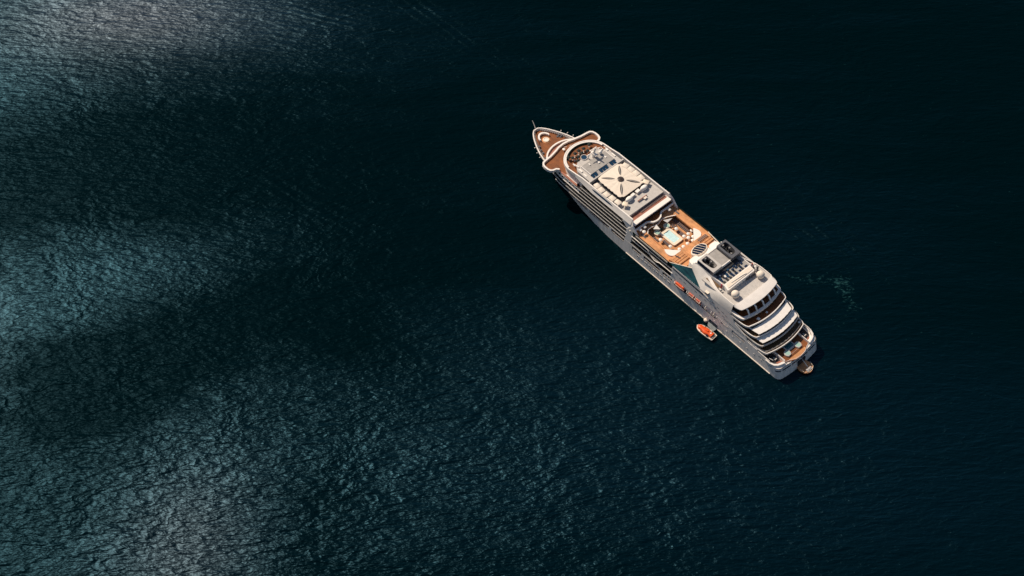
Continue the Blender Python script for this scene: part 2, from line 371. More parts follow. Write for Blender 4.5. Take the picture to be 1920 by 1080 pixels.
# square portholes low on the hull
def side_window(x, z, w, h, sd=1, mt='blue', inset=0.0, parent=None, y=None):
    yy = (B(x, min(z, 13.5)) if y is None else y)
    mb = MB(); f = .12
    for (a, b, c, d) in ((-w/2-f, w/2+f, -h/2-f, -h/2), (-w/2-f, w/2+f, h/2, h/2+f), (-w/2-f, -w/2, -h/2, h/2), (w/2, w/2+f, -h/2, h/2)):
        mb.box(x + a, x + b, *sorted((sd * (yy - .05), sd * (yy + .07))), z + c, z + d)
    fr = mb.build('window', M['hullw'], parent or ship)
    mb = MB(); mb.box(x - w/2, x + w/2, *sorted((sd * (yy - .06), sd * (yy + .025))), z - h/2, z + h/2); mb.build('pane', M[mt], fr)
for sd in (1, -1):
    for i in range(9): side_window(101.6 - i * 2.75, 4.6, 1.35, 1.05, sd)
    for i in range(5): side_window(30.5 - i * 4.6, 4.7, .5, .5, sd)
    for i in range(7): side_window(60 - i * 4.1, 4.4, .4, .4, sd)

# ---- forecastle
fo = [(x, B(x, 12.4) - .3) for x in (196.2, 195.4, 194, 192, 189, 186, 182, 178, 174, 170, 166)]
MB().prism(fo + [(x, -y) for x, y in reversed(fo)], 12.15, 12.45).build('forecastle_deck', M['teak'], ship)
path = [(x, -(B(x, 13.5) + .05)) for x in (170, 174, 178, 182, 186, 189, 192, 194, 195.4, 196.2, 196.7)]
path = path + [(x, -y) for x, y in reversed(path)]
MB().wallband(path, .55, 13.45, 13.75).build('bulwark_cap', M['white'], ship)
MB().wallband([(x - .3 if i in (10, 11) else x, y * .985) for i, (x, y) in enumerate(path)], .35, 12.4, 13.46).build('bulwark_inner', M['lgrey'], ship)
for k in range(26):                                      # bulwark stays
    x = 171 + k * .95
    for sd in (1, -1):
        y = B(x, 13.0) - .55; MB().box(x - .08, x + .08, *sorted((sd * y, sd * (y - .75))), 12.45, 13.35).build('bulwark_stay', M['lgrey'], ship)
# crescent breakwater and whirlpool
cr = []
for i in range(13):
    a = R(-82 + 164 * i / 12); cr.append((188.7 + 4.3 * math.cos(a), 3.6 * math.sin(a) + .1))
inn = [(188.0 + (4.3 - .35) * math.cos(R(-80 + 160 * i / 12)), 2.9 * math.sin(R(-80 + 160 * i / 12)) + .1) for i in range(13)]
MB().prism(cr + inn[::-1], 12.45, 13.55).build('breakwater', M['white'], ship)
w = MB().lathe(187.6, .4, [(1.75, 12.45), (1.75, 13.0), (1.55, 13.12), (1.2, 13.12), (1.2, 12.8)], 24).build('whirlpool', M['rim'], ship, 30)
MB().lathe(187.6, .4, [(1.18, 12.7), (1.18, 12.95)], 20).build('water', M['fabw'], w)
MB().lathe(187.6, .4, [(2.25, 12.44), (2.25, 12.6)], 24).build('whirlpool_step', M['teakp'], ship)
for x, y, rx, ry in ((185.5,-7.0,.5,1.6),(184.2,-7.6,.5,1.2),(180.5,-7.6,.9,.5),(179.6,-6.2,.8,.5),(186,6.6,.5,.7),(183.6,7.7,.5,.7),(181.5,8.3,.6,.9),(178,7.5,.9,.5),(177.4,9.6,1.0,.6)):
    mb = MB(); mb.box(x - rx, x + rx, y - ry, y + ry, 12.45, 12.75); mb.lathe(x, y, [(.32, 12.7), (.3, 13.2), (.45, 13.25), (.45, 13.4)], 10)
    mb.build('mooring_bitts', M['greyd'], ship)
MB().tube([(196.3, -.1, 13.4), (199.2, -.9, 15.6), (200.6, -1.2, 16.6)], [.28, .2, .1]).build('jackstaff', M['lgrey'], ship)
for x in (186.5, 183.0, 179.6):
    for sd in (1, -1):
        y = B(x, 13.5); mb = MB(); mb.tube([(x, sd * (y - .1), 13.5), (x, sd * (y + 1.1), 13.9)], .06)
        mb.lathe(x, sd * (y + 1.15), [(.05, 13.65), (.25, 13.8), (.25, 14.0), (.05, 14.15)], 8); mb.build('deck_lamp', M['white'], ship)

# ---- forward deck with rounded front below the bridge
def front(xc, w, a, xa, n=22, p=2.0):
    pts = []
    for i in range(n + 1):
        y = -w * math.cos(math.pi * i / n); pts.append((xc - a * (1 - max(0, 1 - abs(y / w) ** p) ** .5), y))
    return [(xa, -w)] + pts + [(xa, w)]
fd = front(181.0, 12.2, 9.5, 166)
MB().prism(fd, 12.44, 13.9).build('front_deck_house', M['white'], ship)
MB().prism([(x - .5, y * .96) for x, y in fd], 13.85, 13.95).build('front_deck', M['teakr'], ship)
MB().wallband(fd[1:-1], .85, 13.6, 14.85).build('front_bulwark', M['white'], ship, 30)
# superstructure body under the bridge
bd = front(174.0, 12.6, 6, 150)
MB().prism(bd, 13.9, 18.2).build('bridge_front_wall', M['white'], ship, 40)
gw = front(174.12, 12.65, 6, 160)
MB().wallband(gw[3:-3], .2, 16.2, 17.7).build('bridge_windows', M['glass'], ship, 40)
# bridge wing deck
wing = [(175.3,0),(174.9,-3.5),(173.9,-7),(173.0,-11),(172.6,-15),(172.2,-16.9),(171,-18.1),(169.2,-18.6),(166.8,-18.6),(165,-18.0),(164,-16.7),(163.6,-14.9),(162.4,-13.9)]
wo_ = list(reversed(wing)) + [(x, -y) for x, y in wing[1:]]          # starboard aft -> front -> port aft
sk = MB(); sk.ring([[(x - (.8 if x > 168 else -.4), y * .955, 17.5) for x, y in wo_], [(x, y, 18.6) for x, y in wo_], [(x, y, 18.66) for x, y in wo_]], False)
sk.prism(wo_ + [(150, 13.3), (150, -13.3)], 18.3, 18.64).build('bridge_deck_plating', M['white'], ship, 40)
MB().prism([(168 + (x - 168) * .96, y * .97) for x, y in wo_] + [(158, 12.6), (158, -12.6)], 18.6, 18.72).build('bridge_roof_deck', M['teak'], ship)
MB().wallband(wo_, .95, 18.6, 19.85).build('bridge_bulwark', M['white'], ship, 30)
MB().tube([(172.6, 1.2, 18.7), (172.6, 1.2, 19.8), (171.6, .2, 20.1)], .14).build('searchlight_post', M['white'], ship)
mb = MB(); mb.lathe(171.5, 2.4, [(.3, 18.7), (.3, 19.5), (.75, 19.6), (.8, 20.0), (.3, 20.2)], 12); mb.build('satellite_dish', M['white'], ship, 40)
MB().tube([(170.9, -.8, 18.7), (170.9, -.8, 20.2), (170.9, -2.4, 20.3)], .12).build('signal_arm', M['white'], ship)

# ---- forward block: white upper wall with rounded visor and terrace
vis = front(167.6, 13.25, 11.4, 109)
low = front(166.2, 12.7, 11.0, 109)
MB().prism(low, 18.64, 20.9).build('upper_front_wall', M['white'], ship, 40)
mb = MB(); mb.ring([[(x, y, 20.8) for x, y in low], [(x, y, 23.0) for x, y in vis], [(x, y, 23.6) for x, y in vis]], True, True, True)
mb.build('visor', M['white'], ship, 40)
MB().prism([(x - 1.2, y * .93) for x, y in front(167.6, 13.25, 11.4, 150)], 23.55, 23.72).build('terrace_deck', M['teak'], ship)
par = vis[1:-1]
def parz(x, y): return lerp([(109, 26.6), (146, 26.4), (152, 25.3), (157, 24.75), (170, 24.55)], x)
pp = [(109, -13.25), (118, -13.25), (128, -13.25), (138, -13.25), (146, -13.25), (151, -13.25)] + par + [(151, 13.25), (146, 13.25), (138, 13.25), (128, 13.25), (118, 13.25), (109, 13.25)]
MB().wallband(pp, .62, 23.5, parz).build('parapet', M['white'], ship, 35)
MB().wallband(par[1:-1], 1.55, 23.9, 24.5).build('visor_ledge', M['white'], ship, 35)
MB().wallband([(x - 1.75, y * .885) for x, y in par[5:-5]], .3, 23.7, 24.6).build('wind_screen', M['glassg'], ship, 35)
# tumblehome sides with long blue windows
for sd in (1, -1):
    mb = MB(); rows = []
    for x in (151, 146, 138, 128, 118, 112, 109):
        k = lerp([(109, 1), (138, 1), (151, 0.0)], x)
        rows.append([(x, sd * 13.27, parz(x, 0) - .02), (x, sd * (13.27 + .55 * k), 24.9), (x, sd * (13.3 + 1.2 * k), 23.3), (x, sd * (13.0 + 1.2 * k), 22.9)])
    mb.ring(rows, False); mb.build('side_shoulder', M['white'], ship, 40)
    mb = MB(); n = 10; rows = []
    for i in range(n + 1):
        x = 138.2 - 15.6 * i / n; h = .62 * min(1, (1 - abs(2 * i / n - 1)) * 3.2 + .12)
        rows.append([(x, sd * (13.27 + .55 * (26.4 - z) / 1.5 + .04), z) for z in (25.15 + h * .9, 25.15 - h * .7)])
    mb.ring(rows, False); mb.build('shoulder_window', M['blue'], ship, 30)
    for i, (x, h) in enumerate(((162.2,1.3),(159.4,1.3),(156.7,1.3),(154.0,1.3),(151.2,1.3),(148.6,1.3))):
        side_window(x, 17.1, 1.35, 1.45, sd, 'navy', y=B(x, 13.5) - .12)
# bridge-side wall carrying the square windows
for sd in (1, -1):
    pts = [(x, sd * (B(x, 13.5) - .14)) for x in (164.5, 162, 158, 154, 150, 146.8)]
    q = [(x, sd * (abs(y) - 1.2)) for x, y in pts]
    MB().prism(pts + q[::-1], 15.45, 18.45).build('cabin_wall', M['white'], ship, 30)
    MB().prism(pts[1:] + q[:0:-1], 18.45, 18.7).build('side_walkway', M['teakr'], ship)

# ---- balcony decks along the side
def balcony_rows(x0, x1, levels, ends, sd, core=2.0, pitch=3.7, yoff=0.0):
    for k, (za, zb) in enumerate(levels):
        a, b = ends[k]
        n = max(2, int((a - b) / 4)); st = [a + (b - a) * i / n for i in range(n + 1)]
        yo = [min(HB, B(x, 13.5) + .1) + yoff for x in st]
        mb = MB(); mb.prism([(x, sd * y) for x, y in zip(st, yo)] + [(x, sd * (y - core - .4)) for x, y in list(zip(st, yo))[::-1]], za - .24, za + .22)
        bdk = mb.build('balcony_deck', M['white'], ship, 30)
        MB().prism([(x, sd * (y - .2)) for x, y in zip(st, yo)] + [(x, sd * (y - core - .2)) for x, y in list(zip(st, yo))[::-1]], za + .2, za + .25).build('balcony_floor', M['bfloor'], bdk)  # thin dark sheet over the slab, standing in for shade in the recess
        mb = MB(); mb.ring([[(x, sd * (y - core), za) for x, y in zip(st, yo)], [(x, sd * (y - core), zb) for x, y in zip(st, yo)]], False)
        mb.build('balcony_doors', M['glass'], ship)
        rail = MB(); rail.wallband([(x, sd * (y - .12)) for x, y in zip(st, yo)], .05 * sd, za + .16, za + .95); rl = rail.build('glass_rail', M['glassg'], ship)
        MB().wallband([(x, sd * (y - .06)) for x, y in zip(st, yo)], .12 * sd, za + .95, za + 1.02).build('handrail', M['greyd'], rl)
        x = a - 1.5
        while x > b + 1:
            y = min(HB, B(x, 13.5) + .1) + yoff
            MB().box(x - .06, x + .06, *sorted((sd * (y - core), sd * (y - .35))), za + .16, zb - .2).build('divider', M['glassg'], ship); x -= pitch
for sd in (1, -1):
    balcony_rows(170, 110, [(9.72, 12.4), (12.4, 15.2), (15.2, 18.1), (18.1, 20.6), (20.6, 23.1)],
                 [(165.5, 111.8), (168.0, 111.2), (146.8, 110.8), (150, 111.8), (146, 115)], sd)
    band(166, 146, 15.1, 15.45, sd, 'deck_edge', 'white', inset=-.08)
    balcony_rows(107, 78, [(9.78, 13.4), (13.4, 16.1), (16.1, 18.6)], [(107.6, 77.8), (107.2, 77.8), (106, 77.8)], sd)
# superstructure cores
MB().prism([(110, -12.3), (140, -12.1), (152, -11.6), (166, -10.2), (166, 10.2), (152, 11.6), (140, 12.1), (110, 12.3)], 9.6, 18.2).build('superstructure_core', M['white'], ship)
MB().prism([(110, -12.5), (152, -12.5), (152, 12.5), (110, 12.5)], 18.2, 23.4).build('upper_core', M['white'], ship)
MB().box(77, 111, -12.45, 12.45, 9.5, 15.7).build('midship_core', M['white'], ship)
# white diagonal pillars between the forward and the middle block
for sd in (1, -1):
    mb = MB(); o_ = [(113.6, 22.9), (109.0, 26.55), (107.4, 23.6), (103.2, 19.2), (103.6, 18.3), (106.6, 18.3), (108.0, 9.6), (112.0, 9.6), (111.0, 15), (110.6, 19), (114.6, 22.4)]
    vv = [(x, sd * (HB - .02 - max(0, (z - 23.3) * .38)), z) for x, z in o_] + [(x, sd * (HB - .75 - max(0, (z - 23.3) * .38)), z) for x, z in o_]
    n = len(o_); mb.add(vv, [tuple(range(n)), tuple(range(2 * n - 1, n - 1, -1))] + [(i, (i + 1) % n, n + (i + 1) % n, n + i) for i in range(n)])
    mb.build('side_pillar', M['white'], ship)
    mb = MB(); mb.box(107.6, 111.6, *sorted((sd * 12.4, sd * 14.45)), 9.6, 18.2); mb.build('side_wall', M['white'], ship)
    mb = MB(); mb.lathe(108.6, sd * 13.9, [(.1, 18.2), (.8, 18.3), (1.0, 18.9), (.8, 19.4), (.1, 19.5)], 12); mb.build('searchlight', M['cream'], ship, 40)
    # curving white rail on the middle block
    MB().tube([(107.2, sd * 14.62, 16.25), (99, sd * 14.62, 16.2), (95.6, sd * 14.62, 15.9), (94.6, sd * 14.62, 14.6), (93, sd * 14.62, 13.3), (90.6, sd * 14.62, 12.4), (88.8, sd * 14.62, 12.6), (87, sd * 14.62, 13.6), (84, sd * 14.62, 13.7), (78, sd * 14.62, 13.7)], .2).build('curved_rail', M['white'], ship, 60)
    MB().box(88.5, 95, *sorted((sd * 12.45, sd * 14.2)), 13.56, 13.62).build('terrace_floor', M['teakp'], ship)
# ---- top deck forward: grey house, mast, canopy
MB().prism([(113.0, -12.7), (151, -12.7), (151, 12.7), (113.0, 12.7)], 23.4, 24.2).build('sun_deck', M['greyd'], ship)  # dark grey stands in for the shade around the canopy
gh = rounded([(156.5, -7.5), (156.5, 7.5), (152, 11.2), (142.2, 11.4), (142.2, -11.4), (152, -11.2)], [2.5, 2.5, 1.5, .3, .3, 1.5])
MB().prism(gh, 23.7, 25.6).build('deck_house', M['lgrey'], ship, 30)
MB().prism(rounded([(152.2, -8.6), (152.2, 8.2), (144.9, 8.2), (144.9, -8.6)], .5), 25.55, 26.5).build('deck_house_roof', M['grey'], ship)
for sd in (1, -1): MB().box(144.8, 152.3, *sorted((sd * 8.25 - .2, sd * 8.6 - .2)), 25.6, 26.75).build('roof_edge', M['white'], ship)
for i in range(9):                                    # slanting skylight panes behind the house
    y = -8.2 + i * 1.86
    mb = MB(); mb.add([(144.7, y, 26.4), (144.7, y + 1.6, 26.4), (142.5, y + 1.6, 25.7), (142.5, y, 25.7), (144.7, y, 26.3), (144.7, y + 1.6, 26.3), (142.5, y + 1.6, 25.6), (142.5, y, 25.6)],
                      [(0,1,2,3),(7,6,5,4),(0,4,5,1),(1,5,6,2),(2,6,7,3),(3,7,4,0)])
    mb.build('skylight_pane', M['blue'] if i % 4 != 2 else M['lgrey'], ship)
MB().box(141.4, 142.1, -12.2, 12.4, 24.2, 26.2).build('house_ledge', M['lgrey'], ship)
# radar mast group
mast = MB().tube([(153.6, -1.8, 25.6), (153.2, -1.8, 29.5), (152.6, -1.8, 33.2)], [.9, .65, .3], 8).build('radar_mast', M['white'], ship, 50)
MB().tube([(153.1, -6.2, 30.2), (153.1, 2.4, 30.2)], .22).build('yard_arm', M['white'], mast)
MB().box(153.6, 154.0, -3.9, .9, 31.5, 31.8).build('radar_scanner', M['white'], mast)
MB().box(151.4, 155.0, -2.7, -.9, 28.6, 28.8).build('mast_platform', M['white'], mast)
for x, y, r_ in ((155.2, -4.2, .7), (152.2, -5.4, .9), (154.4, 1.0, .6)):
    MB().lathe(x, y, [(.3, 25.6), (.3, 27.2), (r_, 27.5), (r_, 28.0), (r_ * .6, 28.5), (.05, 28.65)], 12).build('radome', M['fabw'], ship, 40)
wp = MB().lathe(156.4, 2.2, [(1.9, 24.2), (1.9, 26.0), (1.6, 26.0), (1.6, 25.7)], 20).build('round_platform', M['lgrey'], ship, 40)
MB().lathe(156.4, 2.2, [(1.55, 25.6), (1.55, 25.76)], 18).build('platform_top', M['blue'], wp)  # blue top stands in for shade inside the round base
for a, b, w_ in (((158.2, -7.0, 24.4), (155.0, -9.2, 26.4), .22), ((159.2, -3.6, 24.2), (156.2, -3.2, 27.6), .25), ((157.6, -8.2, 24.0), (157.4, -3.5, 24.9), .3), ((154.5, -9.6, 25.6), (153.2, -5.0, 26.6), .35), ((157.8, 8.4, 24.0), (155.2, 10.0, 25.8), .3), ((156.5, 9.5, 25.7), (153.0, 9.0, 25.9), .4)):
    MB().tube([a, b], w_).build('mast_stay_strut', M['fabw'], ship)
for x, y, a, b, h in ((150.4, 4.0, .6, .3, .5), (148.2, -.6, .5, .5, .5), (149.0, -5.8, .8, .4, .4), (150.8, 9.8, 1.2, .5, .5), (147.0, 10.2, 1.2, .4, .3), (147.6, -10.6, 1.4, .4, .5), (152.6, -10.6, .8, .6, .5)):
    MB().box(x - a, x + a, y - b, y + b, 25.5 if abs(y) > 8.6 else 26.4, (25.5 if abs(y) > 8.6 else 26.4) + h).build('roof_vent', M['fabw'], ship)

# four-petal canopy over the sun deck
cn = Vector((131.8, -.4)); NP = 72; outer = []; mid = []
for i in range(NP):
    a = 2 * math.pi * i / NP; c, s_ = abs(math.cos(a)), abs(math.sin(a))
    rad = min(9.1 / max(c, 1e-6), 8.5 / max(s_, 1e-6), 11.4)
    if i % 3 == 1 and s_ > .5: rad *= .965
    if i % 4 == 2: rad -= .0
    outer.append((cn.x + rad * math.cos(a), cn.y + rad * math.sin(a)))
mb = MB(); rows = []
for f_, z in ((.13, 27.55), (.3, 27.35), (.6, 27.1), (1.0, 26.7)):
    rows.append([(cn.x + (x - cn.x) * f_, cn.y + (y - cn.y) * f_, z + (.05 if (i // 3) % 2 else 0)) for i, (x, y) in enumerate(outer)])
rows.append([(x, y, z - .25) for x, y, z in rows[-1]])
mb.ring(rows, True, True, False); canopy = mb.build('canopy', M['cream'], ship, 20)
for k, a in enumerate((40, 140, 220, 320)):
    d = Vector((math.cos(R(a)), math.sin(R(a)))); pr = Vector((-d.y, d.x)); rows = []; rows2 = []
    for i in range(11):
        t = i / 10; w_ = .68 * math.sin(math.pi * (.04 + .92 * t)) ** .8; p = cn + d * (2.9 + 7.0 * t); z = lerp([(2.9, 27.5), (9.9, 26.95)], 2.9 + 7.0 * t)
        rows.append([(p.x + pr.x * w_, p.y + pr.y * w_, z), (p.x - pr.x * w_, p.y - pr.y * w_, z)])
        rows2.append([(p.x + pr.x * w_ * .22, p.y + pr.y * w_ * .22, z + .12), (p.x - pr.x * w_ * .22, p.y - pr.y * w_ * .22, z + .12)])
    sl = MB().ring(rows, False).build('petal_vent', M['dark'] if k % 2 else M['bronze'], ship)
    MB().ring(rows2, False).build('vent_rib', M['lgrey'], sl)
sk_ = MB().lathe(cn.x, cn.y, [(1.75, 27.3), (1.75, 27.75), (1.5, 27.85), (.1, 28.0)], 24).build('skylight', M['bronze'], ship, 40)
MB().lathe(cn.x, cn.y, [(.35, 27.9), (.3, 28.15)], 10).build('skylight_hub', M['dark'], sk_)
MB().box(109.4, 112.9, -12.3, 12.6, 23.4, 23.75).build('lounger_strip_deck', M['teakr'], ship)
MB().box(112.95, 121.4, -12.5, 12.5, 24.2, 25.0).build('games_deck', M['lgrey'], ship)
MB().wallband([(112.9, -12.5), (112.9, 12.5)], .25, 23.7, 25.2).build('deck_step', M['lgrey'], ship)
MB().prism(rounded([(109.5, -13.0), (109.5, 13.3), (107.0, 13.3), (107.0, -13.0)], .9), 23.1, 23.85).build('roof_strip', M['fabw'], ship)
MB().box(107.6, 109.4, -12.6, 12.6, 20.6, 23.1).build('bar_front', M['navy'], ship)
# ---- upper balcony round the bow end of the pool
ub = [(107.8, 14.0), (105.6, 14.0), (105.6, 5.6), (104.9, 4.6), (103.6, 3.4), (103.0, 1.4), (103.0, -.4), (103.6, -2.4), (104.9, -3.8), (105.6, -4.8), (105.6, -13.6), (107.8, -13.6)]
MB().prism(ub, 20.4, 20.75).build('upper_balcony_deck', M['teak'], ship)
MB().wallband(ub[1:-1], .75, 20.3, 21.5).build('upper_balcony_parapet', M['white'], ship, 40)
# ring deck round the pool, with the open well
well = [(101.4, 9.6), (103.2, 7.6), (103.3, 5.2), (102.7, 2.6), (102.6, .6), (103.3, -1.8), (103.4, -3.4), (102.6, -6.0), (100.6, -10.0), (88.0, -10.1), (84.6, -9.3), (82.6, -7.0), (82.4, -4.8), (82.4, 4.6), (82.6, 6.6), (84.6, 9.2), (88.0, 10.2)]
ro = [(107.6, 14.4), (107.6, -14.4), (79.5, -14.4), (79.5, 14.4)]
def slab_hole(name, outer, hole, z0, z1, mt):
    bm = bmesh.new()
    for z in (z0, z1):
        es = []
        for loop in (outer, hole):
            vv = [bm.verts.new((x, y, z)) for x, y in loop]
            es += [bm.edges.new((vv[i], vv[(i + 1) % len(vv)])) for i in range(len(vv))]
        bmesh.ops.triangle_fill(bm, use_beauty=True, use_dissolve=False, edges=es)
    for loop in (outer, hole):
        v0 = {}
        for i in range(len(loop)):
            j = (i + 1) % len(loop)
            def fv(p, z): return min(bm.verts, key=lambda v: (v.co.x - p[0]) ** 2 + (v.co.y - p[1]) ** 2 + (v.co.z - z) ** 2)
            bm.faces.new((fv(loop[i], z0), fv(loop[j], z0), fv(loop[j], z1), fv(loop[i], z1)))
    bmesh.ops.recalc_face_normals(bm, faces=bm.faces)
    me = bpy.data.meshes.new(name); bm.to_mesh(me); bm.free(); me.materials.append(M[mt]); return link(name, me, ship)
slab_hole('ring_deck', ro, well, 18.65, 19.05, 'teakp')
MB().wallband([(x, y) for x, y in well], -.32, 18.6, 19.5, True).build('well_parapet', M['teakp'], ship)
MB().wallband(well[:9], -.4, 19.4, 19.62).build('well_cap', M['fabw'], ship)
for sd in (1, -1):
    MB().wallband([(106.8, sd * 14.42), (79.5, sd * 14.42)], .18 * sd * -1 if sd > 0 else .18, 18.5, 20.0).build('ring_rail', M['white'] if False else M['glassg'], ship)
    MB().wallband([(104.5, sd * 14.5), (82.0, sd * 14.5)], .25 * -sd, 18.3, 19.25).build('ring_edge', M['cream'], ship)
    cw = rounded([(88.6, sd * 10.4), (85.6, sd * 11.6), (83.2, sd * 10.9), (82.0, sd * 8.6), (82.2, sd * 4.4)], [.3, 1.5, 1.5, 1.5, .3])
    MB().prism(cw, 18.9, 19.65).build('corner_bench', M['fabw'], ship)
    MB().box(100.2, 103.4, *sorted((sd * 11.5, sd * 12.3)), 19.05, 19.25).build('stair_hatch', M['greyd'], ship)
# pool floor and pool
MB().box(81.8, 107, -12.2, 12.2, 15.6, 15.9).build('pool_deck', M['teakp'], ship)
MB().box(104.2, 104.6, -12.3, 12.3, 15.9, 18.7).build('pool_fore_wall', M['dark'], ship)  # well walls near-black, standing in for shade under the overhang
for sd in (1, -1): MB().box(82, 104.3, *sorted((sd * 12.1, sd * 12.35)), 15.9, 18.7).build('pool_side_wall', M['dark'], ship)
pr_ = rounded([(98.6, 3.4), (98.6, -3.4), (88.2, -3.4), (88.2, 3.4)], 1.3)
pw = rounded([(97.3, 2.2), (97.3, -2.2), (89.6, -2.2), (89.6, 2.2)], .3)
rimo = slab_hole('pool_rim', pr_, pw, 15.9, 16.85, 'rim')
MB().prism(pw, 16.3, 16.62).build('pool_water', M['pool'], rimo)
MB().box(96.9, 97.25, -1.2, .4, 16.6, 16.66).build('pool_step', M['poolt'], rimo)
for sd in (1, -1):                                       # sail shades and hot tubs beside the pool
    mb = MB(); a, b, c = (((102.0, -2.1, 20.2), (99.7, -6.5, 20.4), (99.7, -3.0, 19.5)) if sd < 0 else ((102.1, 2.6, 20.4), (101.2, 5.6, 20.0), (98.9, 2.9, 19.8)))
    mb.add([a, b, c, (a[0], a[1], a[2] + .08), (b[0], b[1], b[2] + .08), (c[0], c[1], c[2] + .08)], [(0,1,2),(5,4,3),(0,3,4,1),(1,4,5,2),(2,5,3,0)])
    mb.build('sail_shade', M['fabw'], ship)
    tub = MB().lathe(99.9, sd * 3.4 + .3, [(1.75, 15.9), (1.75, 17.1), (1.5, 17.2), (1.35, 17.2), (1.35, 16.9)], 24).build('hot_tub', M['rim'], ship, 30)
    MB().lathe(99.9, sd * 3.4 + .3, [(1.33, 16.8), (1.33, 17.1)], 20).build('water', M['whirl'], tub)
MB().lathe(100.6, .2, [(.8, 15.9), (.8, 16.8), (.1, 17.0)], 12).build('planter', M['plant'], ship)
# ---- terrace with oval roof in front of the funnel
MB().prism([(82.2, -13.6), (79, -12.9), (73.5, -11.2), (73.5, 11.2), (79, 12.9), (82.2, 13.6)], 18.6, 20.1).build('step_terrace', M['teakp'], ship)
for i in range(4):
    for sd in (1, -1): MB().box(76.2 + i * 1.5, 77.3 + i * 1.5, *sorted((sd * 5.0, sd * 12.2)), 20.1, 20.75 - .18 * i).build('terrace_step', M['teakp'], ship)
MB().box(70.5, 75.5, -4.5, 4.5, 20, 23.0).build('bar_house', M['white'], ship)
oro = MB().lathe(75.0, 0, [(4.95, 22.9), (5.05, 23.2), (5.0, 23.6), (4.55, 23.75)], 36, .56, 1).build('oval_roof', M['cream'], ship, 30)
oa = R(108.3)
for i in range(5):                                     # slanting panes cut out of the oval
    c0, c1 = -.93 + i * .38, -.93 + i * .38 + .29
    t0, t1 = math.acos(max(-1, c0)), math.acos(min(1, c1))
    ang = [t1 + (t0 - t1) * k / 6 for k in range(7)]
    ring_ = [oa + t for t in ang] + [oa - t for t in reversed(ang)]
    MB().prism([(75.0 + 2.4 * math.cos(t), 4.4 * math.sin(t)) for t in ring_], 23.7, 23.86).build('roof_pane', M['navy'], oro)
fr_ = rounded([(73.2, -9.4), (73.2, -4.6), (70.6, -3.8), (70.6, 3.8), (73.2, 4.6), (73.2, 9.4), (69, 10.4), (60, 9.9), (60, -9.9), (69, -10.4)], [1.2, 1.2, .8, .8, 1.2, 1.2, .6, .3, .3, .6])
MB().prism(fr_, 20, 24.5).build('funnel_base', M['fabw'], ship, 30)
mb = MB()
mb.ring([[(70.2, -10.2, 24.4), (70.2, 10.2, 24.4), (57.5, 10.0, 24.4), (57.5, -10.0, 24.4)], [(68.3, -9.8, 28.0), (68.3, 9.8, 28.0), (57.2, 9.6, 28.0), (57.2, -9.6, 28.0)]], True, True, True)
mb.build('funnel_casing', M['fabw'], ship)
MB().box(57.9, 67.3, -3.1, 3.1, 28.0, 29.0).build('funnel_roof', M['grey'], ship)
for x0, x1 in ((57.4, 57.9), (67.3, 67.9)): MB().box(x0, x1, -3.1, 3.1, 28.0, 29.25).build('funnel_coaming', M['white'], ship)
for sd in (1, -1):
    fo_ = rounded([(67.5, sd * 3.4), (67.5, sd * 9.7), (57.0, sd * 9.7), (57.0, sd * 3.4)], .25)
    hl = rounded([(66.4, sd * 4.6), (66.4, sd * 8.5), (64.6, sd * 8.9), (59.8, sd * 8.3), (58.6, sd * 7.6), (58.6, sd * 5.0), (61.5, sd * 4.5)], .6)
    st = slab_hole('funnel_stack', fo_, hl, 27.9, 30.6, 'greyd' if sd < 0 else 'lgrey')
    MB().prism([(x, y) for x, y in fo_], 28.05, 28.6).build('stack_floor', M['black'], st)
    MB().wallband([(67.55, sd * 9.75), (57.0, sd * 9.75)], .06 * sd, 27.9, 30.3).build('stack_grille', M['navy'], st)
    for k in range(7):
        x = 59.6 + k * 1.0; y = sd * (5.4 + 2.2 * random.random()); h = 30.5 + .5 * random.random()
        MB().lathe(x, y, [(.42, 28.5), (.42, h), (.34, h), (.34, h - .3)], 10).build('exhaust_pipe', M['black'] if k % 3 else M['lgrey'], st)
